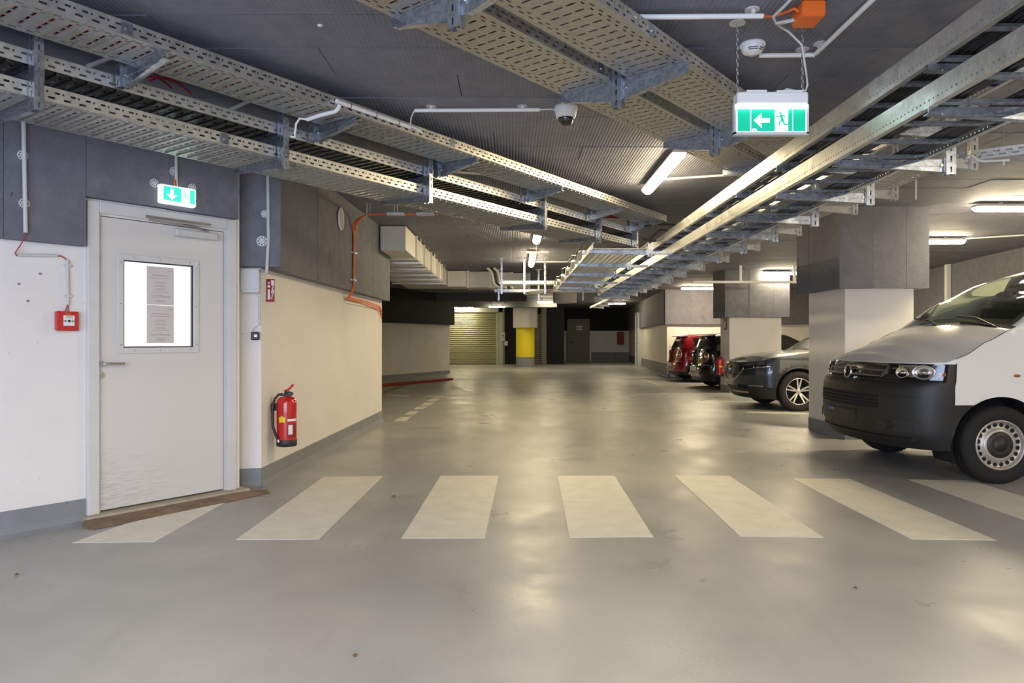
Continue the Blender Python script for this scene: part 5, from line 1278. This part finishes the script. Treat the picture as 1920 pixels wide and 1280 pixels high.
# ---- white van ---------------------------------------------------------------
VR = (0.90, 0.335, 0.395); VR2 = (3.90, 0.335, 0.385)
def reg_van(x, y, z, u, kind):
    if z < 0.845 and u == 'f' and kind < 0.9405: return 'bumper'
    if z < 0.66 and x < 0.9: return 'bumper'
    if u == 'r' and z < 0.5: return 'rear_bumper'
    if u == 'f' and z < 1.0 and kind < 0.9405 and z > 0.845: return 'front_mask'
    if z < 0.34: return 'rear_bumper'
    return 'body_shell'
def regu_van(x, y, z, u, f):
    if u == 'r': return 'rear_window' if (0.15 < f < 0.85 and y < 0.62) else 'body_shell'
    if 0.10 < f < 0.90 and 1.50 < x < 2.38 and not (1.62 < x < 1.66 and False): return 'side_window'
    if 0.10 < f < 0.86 and 1.22 < x < 1.46: return 'side_window'
    return 'body_shell'
def regt_van(x, y, z, v):
    if x < 1.05: return 'bonnet' if x < 0.985 else 'cowl'
    if 1.05 < x < 1.88 and v < 0.875: return 'windscreen'
    if 1.05 < x < 1.88 and v < 0.9376: return 'cowl'
    return 'body_shell'
VLOC = (3.176, 6.90, 0)
van_spec = dict(L=4.9, W=0.952, af=0.60, nf=2.5, ar=0.30, nr=4.5, cowl=1.0, cat='van',
    x0=[(0.27, 0.10), (0.36, 0.03), (0.50, 0.0), (0.70, 0.005), (0.835, 0.025), (0.85, 0.085), (1.0, 0.13), (1.1, 0.2), (1.3, 0.3)],
    xr=[(0.3, 0.0), (0.5, 0.0), (0.6, 0.05), (1.3, 0.08)],
    wz=[(0.27, 0.955), (0.40, 0.985), (0.7, 1.0), (1.0, 0.995), (1.32, 0.965)],
    belt=[(0.0, 1.005), (0.2, 1.005), (0.45, 1.015), (0.6, 1.075), (0.80, 1.195), (1.0, 1.292), (1.3, 1.30), (4.9, 1.32)],
    zedge=[(0.9, 1.285), (1.0, 1.292), (1.45, 1.60), (1.85, 1.80), (2.2, 1.87), (2.8, 1.90), (4.9, 1.88)],
    wtop=[(0.9, 0.92), (1.0, 0.918), (1.45, 0.85), (1.85, 0.785), (2.3, 0.77), (4.9, 0.77)],
    zc=[(0.0, 1.0), (0.13, 1.005), (0.25, 1.075), (0.45, 1.165), (0.7, 1.265), (0.95, 1.335), (1.0, 1.345), (1.4, 1.60), (1.8, 1.83), (2.1, 1.925), (2.5, 1.965), (4.9, 1.95)],
    Lt=4.80, art=0.2, rows=[0.27, 0.30, 0.34, 0.38, 0.42, 0.46, 0.50, 0.54, 0.58, 0.62, 0.66, 0.70, 0.74, 0.78, 0.82, 0.845, 0.86, 0.88, 0.90, 0.92, 0.94, 0.96, 0.98, 1.0],
    arch=[VR, VR2], reg=reg_van, regu=regu_van, regt=regt_van, NM=110, crown=2.4,
    xb=[0.985, 1.01, 1.05, 1.88, 1.22, 1.46, 1.50, 2.38], 
    mats=dict(bumper='bumper', rear_bumper='bumper', front_mask='gloss', body_shell='vanwhite', rear_window='dglass', side_window='glass', bonnet='vanwhite', cowl='gloss', windscreen='glass'))
van = Veh('van', 'white panel van with black plastic bumper parked beside the near column', VLOC, 0, van_spec); R_ = van.root
van.wheels((0.90, 3.90), 0.326, 0.215, 'steel', 0.210, 0.0)
def ribbon(v, name, mat, y0, y1, z0, z1, out, n=20, th=0.01, parent=None, zf_=None):
    m_ = MB(); vs = []
    for k in range(n+1):
        y = y0+(y1-y0)*k/n; za, zb = (z0, z1) if zf_ is None else zf_(k/n)
        for z, o_ in ((za, out), (zb, out), (zb, out-th), (za, out-th)): vs.append(v.on(y, z, o_))
    for k in range(n):
        for i in range(4): m_.add([], []); 
    m_.add(vs, [(4*k+i, 4*k+4+i, 4*k+4+(i+1) % 4, 4*k+(i+1) % 4) for k in range(n) for i in range(4)] + [(0, 1, 2, 3), (4*n+3, 4*n+2, 4*n+1, 4*n)])
    return m_.build(name, mat, v.root if parent is None else parent)
# grille: three slats between black gaps with angled ends
for k, z in enumerate((0.985, 0.935, 0.885)):
    hw = 0.535-0.03*k if k else 0.56
    if k: ribbon(van, 'grille_slat', 'slat', -hw, hw, z-0.008, z+0.006, 0.014, 24, 0.02)
for sg in (1, -1):
    ribbon(van, 'grille_end', 'slat', sg*0.50, sg*0.56, 0.865, 0.99, 0.012, 4, 0.015, zf_=lambda t: (0.872+0.035*t-0.0, 0.905+0.075*t))
# emblem
E = van.on(0, 0.905, 0.035)
ET = Matrix.Translation(E) @ Matrix.Rotation(-PI/2+0.12, 4, 'Y') @ Matrix.Rotation(-PI/2, 4, 'Z')     # local x lateral, y up, z forward
em = MB().lathe([(0.058, -0.03), (0.066, -0.02), (0.068, 0.0), (0.063, 0.007), (0.058, 0.0), (0.057, -0.01)], 40, ET).build('round_emblem', 'chrome', R_)
MB().disc(0.058, -0.03, -0.008, 32, ET).build('emblem_ground', 'dark', em)
def stroke(mb, pts, w, z0, z1, T):
    for (a, b) in zip(pts, pts[1:]):
        dx, dy = b[0]-a[0], b[1]-a[1]; l = math.hypot(dx, dy); nx, ny = -dy/l*w/2, dx/l*w/2
        mb.prism([(a[0]-nx, a[1]-ny), (b[0]-nx, b[1]-ny), (b[0]+nx, b[1]+ny), (a[0]+nx, a[1]+ny)], z0, z1, T)
m_ = MB(); stroke(m_, [(-0.024, 0.053), (0, 0.006), (0.024, 0.053)], 0.010, -0.008, 0.001, ET); m_.build('emblem_letter', 'chrome', em)
m_ = MB(); stroke(m_, [(-0.050, 0.028), (-0.021, -0.046), (0, 0.002), (0.021, -0.046), (0.050, 0.028)], 0.010, -0.008, 0.0005, ET); m_.build('emblem_letter', 'chrome', em)
# headlamps
for sg in (1, -1):
    T0 = van.on(sg*0.70, 0.925, 0.0)
    hl = ribbon(van, 'headlamp', 'gloss', sg*0.565, sg*0.925, 0.860, 0.995, 0.004, 16, 0.01, zf_=lambda t: (0.925-0.062*min(1, t*2.2), 0.990-0.0*t))
    # reflectors follow the curved lamp
    for (yy, rr_, zz, col) in ((0.845, 0.060, 0.930, 'chrome'), (0.70, 0.046, 0.922, 'chrome')):
        c = van.on(sg*yy, zz, 0.004); c2 = van.on(sg*(yy+0.02), zz, 0.004); c1 = van.on(sg*(yy-0.02), zz, 0.004)
        tang = (c2-c1).normalized(); up = Vector((0, 0, 1)); nrm = tang.cross(up).normalized()
        if nrm.x > 0: nrm = -nrm
        TT = Matrix((( *[tang.x], up.x, nrm.x, c.x), (tang.y, up.y, nrm.y, c.y), (tang.z, up.z, nrm.z, c.z), (0, 0, 0, 1))) @ Matrix.Scale(1.5 if yy > 0.8 else 1.25, 4, (1, 0, 0))
        MB().lathe([(rr_, 0.006), (rr_*1.02, 0.012), (rr_*0.93, 0.014), (rr_*0.80, 0.004), (rr_*0.55, -0.001), (rr_*0.30, 0.004), (rr_*0.28, 0.016), (0, 0.020)], 28, TT).build('lamp_reflector', col, hl)
    ribbon(van, 'lamp_side_reflector', 'chrome', sg*0.745, sg*0.80, 0.885, 0.955, 0.007, 6, 0.006, parent=hl)
    ribbon(van, 'lamp_trim', 'chrome', sg*0.60, sg*0.80, 0.950, 0.962, 0.012, 8, 0.012, parent=hl)
    ribbon(van, 'lamp_upper_reflector', 'alloy', sg*0.655, sg*0.80, 0.965, 0.987, 0.010, 8, 0.006, parent=hl)
    ribbon(van, 'indicator_bulb', 'amber', sg*0.912, sg*0.93, 0.90, 0.925, 0.010, 3, 0.006, parent=hl)
    ribbon(van, 'lamp_cover', 'lens', sg*0.575, sg*0.922, 0.870, 0.992, 0.026, 16, 0.004, parent=hl, zf_=lambda t: (0.925-0.060*min(1, t*2.2), 0.988))
# bumper: upper step, lower grille, fog recess, plate
ribbon(van, 'bumper_crease', 'liner', -0.90, 0.90, 0.715, 0.720, 0.001, 40, 0.004)
lg = ribbon(van, 'lower_grille', 'liner', -0.56, 0.56, 0.60, 0.715, 0.002, 24, 0.006)
for z in (0.625, 0.655, 0.688): ribbon(van, 'lower_grille_slat', 'bumper', -0.55, 0.55, z, z+0.008, 0.012, 24, 0.012, parent=lg)
pl = ribbon(van, 'number_plate', 'dark', -0.27, 0.27, 0.455, 0.555, 0.012, 10, 0.012)
ribbon(van, 'blue_plate_strip', 'plateblue', 0.205, 0.265, 0.515, 0.552, 0.014, 3, 0.004, parent=pl)
ribbon(van, 'pale_plate_text', 'ink', 0.14, 0.195, 0.525, 0.545, 0.014, 3, 0.004, parent=pl)
for sg in (1, -1):
    fg = ribbon(van, 'fog_recess', 'dark', sg*0.52, sg*0.86, 0.41, 0.52, 0.003, 10, 0.005, zf_=lambda t: (0.405+0.01*t, 0.515))
    c = van.on(sg*0.64, 0.465, 0.008); c2 = van.on(sg*0.66, 0.465, 0.008); tang = (c2-van.on(sg*0.62, .465, .008)).normalized(); nrm = tang.cross(Vector((0, 0, 1))).normalized()
    if nrm.x > 0: nrm = -nrm
    TT = Matrix(((tang.x, 0, nrm.x, c.x), (tang.y, 0, nrm.y, c.y), (0, 1, nrm.z, c.z), (0, 0, 0, 1)))
    MB().lathe([(0.042, -0.004), (0.046, 0.003), (0.040, 0.004), (0.034, -0.002), (0, -0.003)], 24, TT).build('fog_blank', 'bumper', fg)
ribbon(van, 'lower_lip', 'bumper', -0.80, 0.80, 0.335, 0.362, 0.012, 30, 0.02)
# front/fender and bonnet gaps, side repeater, door line, wipers
gp = []
for k in range(24):
    t = k/23; x = 0.60+(1.0-0.60)*t; z = lerp_curve(van_spec['belt'])(x); w = van_spec['W']*lerp_curve(van_spec['wz'])(z)
    gp.append((x, -w-0.001, z))
gp = [(*[c_*(1, -1)[i_] for i_, c_ in enumerate(van.P(('f', t_), 1.0))], lerp_curve(van_spec['belt'])(van.P(('f', t_), 1.0)[0])) for t_ in (0.941, 0.98, 0.992)] + gp
for sg in (1, -1):
    MB().tube([(x, y*-sg, z) for x, y, z in gp], 0.0028, 5).build('bonnet_gap', 'liner', R_)
    MB().tube([(van.P(('f', 0.941), z_)[0], sg*(van.P(('f', 0.941), z_)[1]+0.0005), z_) for z_ in (0.66, 0.74, 0.82, 0.845, 0.86, 0.92, 0.98, 1.01)], 0.0028, 5).build('fender_gap', 'liner', R_)
    MB().tube([(1.36, sg*0.953, 0.50), (1.36, sg*0.953, 0.9), (1.36, sg*0.928, 1.28)], 0.003, 5).build('door_gap', 'liner', R_)
    MB().tube([(2.42, sg*0.953, 0.42), (2.42, sg*0.953, 0.9), (2.42, sg*0.928, 1.28)], 0.003, 5).build('door_gap', 'liner', R_)
    MB().lathe([(0.030, 0), (0.028, 0.006), (0.018, 0.012), (0, 0.014)], 16, Matrix.Translation((1.03, sg*0.948, 0.905)) @ Matrix.Rotation(-PI/2*sg, 4, 'X') @ Matrix.Scale(0.45, 4, (0, 1, 0))).build('side_repeater', 'amber', R_)
    m_ = MB(); m_.bev((1.42, sg*1.02-0.09, 1.20), (1.52, sg*1.02+0.09, 1.42), 0.03); m_.tube([(1.47, sg*0.91, 1.29), (1.47, sg*0.98, 1.29)], 0.02, 8); m_.build('wing_mirror', 'bumper', R_)
for (y0, y1) in ((-0.72, -0.05), (0.05, 0.68)):
    m_ = MB(); m_.tube([(1.0, y0, 1.32), (1.06, (y0+y1)/2, 1.405), (1.09, y1, 1.43)], 0.008, 6); m_.build('wiper', 'dark', R_)
# cabin seen through the glass
MB().bev((1.05, -0.80, 1.0), (1.50, 0.80, 1.30), 0.05).build('dashboard', 'interior', R_)
for y in (-0.48, 0.12, 0.48):
    m_ = MB(); m_.bev((1.95, y-0.22, 0.75), (2.15, y+0.22, 1.36), 0.05); st = m_.build('seat', 'interior', R_)
    MB().bev((1.98, y-0.12, 1.37), (2.10, y+0.12, 1.52), 0.04).build('headrest', 'interior', st)
m_ = MB(); m_.lathe([(0.185, -0.012), (0.20, 0), (0.185, 0.012), (0.175, 0), (0.185, -0.012)], 28, Matrix.Translation((1.55, -0.42, 1.22)) @ Matrix.Rotation(math.radians(-62), 4, 'Y')); m_.tube([(1.45, -0.42, 1.14), (1.55, -0.42, 1.22)], 0.03, 8); m_.build('steering_wheel', 'interior', R_)
m_ = MB(); m_.bev((1.72, -0.11, 1.66), (1.75, 0.11, 1.73), 0.01); m_.tube([(1.74, 0, 1.73), (1.76, 0, 1.80)], 0.008, 6); m_.build('rear_view_mirror', 'dark', R_)
MB().box((2.40, -0.74, 0.6), (2.43, 0.74, 1.84)).build('bulkhead', 'interior', R_)
# ---- generic passenger cars -----------------------------------------------------------
def car_regs(win, hatch, mask=None, clad=0.0, arch=()):
    def reg(x, y, z, u, kind):
        if mask:
            k = mask(x, y, z, u)
            if k: return k
        if clad:
            if z < clad: return 'sill_cladding'
            for (ax, az, r_) in arch:
                if math.hypot(x-ax, z-az) < r_+0.055 and y > 0.6: return 'sill_cladding'
        return 'body_shell'
    def regu(x, y, z, u, f):
        if u == 'r': return 'rear_window' if (hatch[0] < f < hatch[1] and y < hatch[2]) else 'body_shell'
        for a, b in win:
            if a < x < b and 0.10 < f < 0.88: return 'side_window'
        return 'body_shell' if not hatch[3] else ('side_window' if 0.1 < f < 0.88 and x < hatch[3] and x > win[0][0] else 'body_shell')
    return reg, regu
# dark grey-blue crossover
SA = (0.90, 0.345, 0.385); SA2 = (3.55, 0.345, 0.385)
def mask_suv(x, y, z, u):
    if u == 'f' and z < 0.40: return 'sill_cladding'
reg, regu = car_regs([(1.75, 2.55), (2.60, 3.35), (3.40, 3.75)], (0.12, 0.9, 0.62, 0), mask_suv, 0.36, (SA, SA2))
suv_spec = dict(L=4.395, W=0.897, af=0.62, nf=2.3, ar=0.45, nr=3.0, cowl=1.28,
    x0=[(0.20, 0.14), (0.28, 0.06), (0.45, 0.02), (0.60, 0.0), (0.78, 0.02), (0.90, 0.10)], xr=[(0.2, 0.05), (0.5, 0.0), (0.7, 0.03), (1.0, 0.12)],
    wz=[(0.2, 0.95), (0.4, 0.99), (0.65, 1.0), (0.85, 0.98), (1.05, 0.94)],
    belt=[(0.0, 0.80), (0.25, 0.84), (0.6, 0.93), (1.0, 0.985), (1.4, 1.01), (3.0, 1.06), (4.4, 1.12)],
    zedge=[(1.2, 1.0), (1.28, 1.005), (1.7, 1.25), (2.1, 1.42), (2.6, 1.47), (3.4, 1.44), (4.1, 1.36)],
    wtop=[(1.2, 0.84), (1.7, 0.73), (2.1, 0.64), (3.4, 0.62), (4.1, 0.58)],
    zc=[(0.0, 0.80), (0.12, 0.83), (0.4, 0.93), (0.8, 0.995), (1.28, 1.04), (1.7, 1.29), (2.1, 1.47), (2.6, 1.53), (3.4, 1.50), (4.1, 1.40)],
    Lt=4.05, art=0.30, rows=[0.20, 0.24, 0.28, 0.32, 0.36, 0.40, 0.45, 0.50, 0.55, 0.60, 0.65, 0.70, 0.74, 0.78],
    arch=[SA, SA2], reg=reg, regu=regu, regt=lambda x, y, z, v: 'bonnet' if x < 1.27 else ('windscreen' if x < 2.02 and v < 0.92 else 'body_shell'), NM=80,
    xb=[1.27, 2.02, 1.75, 2.55], mats=dict(body_shell='suv', sill_cladding='bumper', bonnet='suv', windscreen='dglass', side_window='dglass', rear_window='dglass'))
suv = Veh('car', 'dark blue-grey crossover car with alloy wheels half hidden by the near column', (3.95, 12.95, 0), 0, suv_spec)
suv.wheels((0.90, 3.55), 0.338, 0.215, 'alloy', 0.228, -0.0)
gr = ribbon(suv, 'grille', 'gloss', -0.42, 0.42, 0.50, 0.78, 0.006, 20, 0.01, zf_=lambda t: (0.50+0.10*abs(2*t-1)**2, 0.785))
for z in (0.60, 0.65, 0.70, 0.745): ribbon(suv, 'grille_bar', 'dark', -0.38, 0.38, z, z+0.012, 0.014, 16, 0.01, parent=gr)
ribbon(suv, 'grille_chrome', 'alloy', -0.50, 0.50, 0.47, 0.50, 0.016, 26, 0.02, zf_=lambda t: (0.478+0.22*abs(2*t-1)**3.0, 0.492+0.235*abs(2*t-1)**2.8))
E = suv.on(0, 0.69, 0.02); ET = Matrix.Translation(E) @ Matrix.Rotation(-PI/2, 4, 'Y') @ Matrix.Rotation(-PI/2, 4, 'Z')
em = MB().lathe([(0.052, -0.01), (0.056, 0.004), (0.050, 0.006), (0.048, -0.002)], 28, ET).build('oval_emblem', 'chrome', suv.root)
m_ = MB(); stroke(m_, [(-0.050, 0.012), (-0.02, 0.016), (0, -0.014), (0.02, 0.016), (0.050, 0.012)], 0.009, -0.004, 0.003, ET); m_.build('emblem_wing', 'chrome', em)
for sg in (1, -1):
    hl = ribbon(suv, 'headlamp', 'gloss', sg*0.46, sg*0.865, 0.70, 0.79, 0.006, 14, 0.01, zf_=lambda t: (0.685+0.065*t, 0.745+0.06*t))
    ribbon(suv, 'lamp_strip', 'alloy', sg*0.50, sg*0.86, 0.70, 0.71, 0.014, 14, 0.012, parent=hl, zf_=lambda t: (0.685+0.068*t, 0.693+0.07*t))
    for yy in (0.70, 0.76, 0.815):
        c = suv.on(sg*yy, 0.745, 0.012); MB().lathe([(0.020, 0), (0.018, 0.010), (0, 0.014)], 14, Matrix.Translation(c) @ Matrix.Rotation(-PI/2, 4, 'Y') ).build('lamp_lens', 'chrome', hl)
    ribbon(suv, 'lower_light_strip', 'alloy', sg*0.62, sg*0.80, 0.415, 0.428, 0.014, 8, 0.012)
    ribbon(suv, 'lower_intake', 'liner', sg*0.30, sg*0.55, 0.36, 0.43, 0.004, 8, 0.01)
    MB().bev((1.62, sg*0.97-0.10, 0.98), (1.74, sg*0.97+0.08, 1.12), 0.03).build('wing_mirror', 'suv', suv.root)
ribbon(suv, 'front_lip', 'sill', -0.55, 0.55, 0.285, 0.315, 0.012, 20, 0.02)
# two small hatchbacks, rear to the lane
MA = (0.70, 0.30, 0.335); MA2 = (3.17, 0.30, 0.335)
def mini(name, label, loc, mat, roofmat, H=1.41):
    k_ = H/1.41
    def mask(x, y, z, u):
        if z < 0.30: return 'sill_cladding'
        for (ax, az, r_) in (MA, MA2):
            if math.hypot(x-ax, z-az) < r_+0.05 and y > 0.6: return 'sill_cladding'
    reg, regu = car_regs([(1.25, 2.20), (2.26, 3.25)], (0.10, 0.85, 0.60, 3.3), mask)
    sp = dict(L=3.85, W=0.85, af=0.55, nf=2.4, ar=0.42, nr=2.7, cowl=1.05,
        x0=[(0.2, 0.08), (0.35, 0.0), (0.6, 0.02), (0.9, 0.08)], xr=[(0.2, 0.06), (0.35, 0.0), (0.52, 0.0), (0.58, 0.06), (0.75, 0.07), (0.95, 0.13)],
        wz=[(0.2, 0.95), (0.4, 1.0), (0.6, 1.0), (0.85, 0.97), (1.0, 0.93)],
        belt=[(0.0, 0.78), (0.3, 0.84), (0.8, 0.90), (1.05, 0.93), (3.85, 0.97)],
        zedge=[(1.0, 0.925), (1.05, 0.93), (1.35, 1.15), (1.65, 1.30*k_), (2.4, 1.35*k_), (3.3, 1.31*k_), (3.7, 1.22*k_)],
        wtop=[(1.0, 0.79), (1.35, 0.69), (1.65, 0.61), (3.3, 0.60), (3.7, 0.57)],
        zc=[(0.0, 0.80), (0.2, 0.86), (0.6, 0.93), (1.05, 0.97), (1.35, 1.18), (1.65, 1.36*k_), (2.4, 1.41*k_), (3.3, 1.38*k_), (3.7, 1.29*k_)],
        Lt=3.60, art=0.22, rows=[0.2, 0.25, 0.30, 0.35, 0.40, 0.46, 0.52, 0.56, 0.60, 0.66, 0.72, 0.78], arch=[MA, MA2], reg=reg, regu=regu,
        regt=lambda x, y, z, v: 'bonnet' if x < 1.04 else ('windscreen' if x < 1.62 and v < 0.92 else 'roof'), NM=70,
        xb=[1.04, 1.62, 2.20, 2.26], mats=dict(body_shell=mat, sill_cladding='bumper', bonnet=mat, roof=roofmat, windscreen='dglass', side_window='dglass', rear_window='dglass'))
    c = Veh(name, label, loc, PI, sp); c.wheels((0.70, 3.17), 0.315, 0.195, 'alloy', 0.215, 0.0)
    t = c.root
    def rear(y, z, out):
        w = 0.85*lerp_curve(sp['wz'])(z); e = 3.85-lerp_curve(sp['xr'])(z); a = min(.9999, abs(y)/w); th = math.asin(a**(2.7/2)); b = 1-math.cos(th)**(2/2.7); return Vector((e-(e-3.43)*b+out, y, z))
    for sg in (1, -1):
        cc = rear(sg*0.66, 0.80, 0.0); c2 = rear(sg*0.70, 0.80, 0); c1 = rear(sg*0.62, 0.80, 0); tang = (c2-c1).normalized(); nrm = tang.cross(Vector((0, 0, 1))).normalized()
        if nrm.x < 0: nrm = -nrm
        TT = Matrix(((tang.x, 0, nrm.x, cc.x), (tang.y, 0, nrm.y, cc.y), (0, 1, nrm.z, cc.z), (0, 0, 0, 1))) @ Matrix.Scale(1.45, 4, (0, 1, 0))
        tl = MB().lathe([(0.080, -0.01), (0.083, 0.012), (0.072, 0.018)], 28, TT).build('tail_light_ring', 'chrome', t)
        MB().lathe([(0.073, 0.010), (0.06, 0.022), (0, 0.028)], 28, TT).build('tail_light_lens', 'taillight', tl)
        MB().box((-0.05, -0.012, 0.02), (0.05, 0.006, 0.03), TT).build('reversing_lamp', 'whiteplastic', tl)
        MB().tube([rear(sg*0.5, 0.33, 0.0), rear(sg*0.5, 0.33, 0.03)], 0.035, 14).build('exhaust_tip', 'chrome', t)
        MB().bev((1.28, sg*0.90-0.08, 0.93), (1.38, sg*0.90+0.07, 1.05), 0.03).build('wing_mirror', mat, t)
        MB().tube([(0.85, sg*0.815, 0.905), (2.0, sg*0.80, 0.945), (3.2, sg*0.795, 0.965)], 0.009, 6).build('chrome_waist_strip', 'chrome', t)
        m_ = MB(); m_.tube([rear(sg*0.78, 0.60, 0.01), rear(sg*0.70, 0.60, 0.012), rear(sg*0.5, 0.60, 0.012)], 0.012, 6); m_.build('bumper_chrome', 'chrome', t)
    pl = MB().box((rear(0, 0.5, 0).x, -0.26, 0.44), (rear(0, 0.5, 0).x+0.015, 0.26, 0.55)).build('number_plate', 'whiteplastic', t)
    m_ = MB(); m_.tube([(3.73, -0.5, 1.00), (3.80, -0.1, 1.02), (3.82, 0.02, 1.0)], 0.010, 6); m_.build('rear_wiper', 'dark', t)
    m_ = MB(); m_.add([(3.42, -0.55, 1.36*k_), (3.42, 0.55, 1.36*k_), (3.66, 0.50, 1.325*k_), (3.66, -0.50, 1.325*k_), (3.42, -0.55, 1.33*k_), (3.42, 0.55, 1.33*k_), (3.66, 0.50, 1.305*k_), (3.66, -0.50, 1.305*k_)], [(0,1,2,3),(7,6,5,4),(0,4,5,1),(1,5,6,2),(2,6,7,3),(3,7,4,0)]); m_.build('roof_spoiler', roofmat, t)
    return c
c1 = mini('car', 'small dark red hatchback, tail towards the lane, farthest car', (4.70+3.85, 21.35, 0), 'minired', 'minired')
MB().tube([(3.2, 0, 1.37), (3.42, 0, 1.60)], 0.004, 5).build('aerial', 'dark', c1.root)
c2 = mini('car', 'small black hatchback behind the second column, in front of the red car', (4.60+3.85, 18.15, 0), 'miniblack', 'gloss', 1.40)
# wall extinguisher and sign on the second column
s_ = extinguisher((4.99-0.115, 16.75, 0.36), 'red fire extinguisher hanging on the side of the second column', 0.0)
fs = thing('fire_sign', 'small dark red fire sign on the side of the second column', 'sign', (4.99, 16.7, 1.58), 0)
MB().box((-0.015, -0.1, -0.13), (-0.004, 0.1, 0.13)).build('sign_plate', 'redmatt', fs)
MB().box((-0.018, -0.05, -0.08), (-0.015, 0.05, 0.06)).build('pictogram', 'whiteplastic', fs)
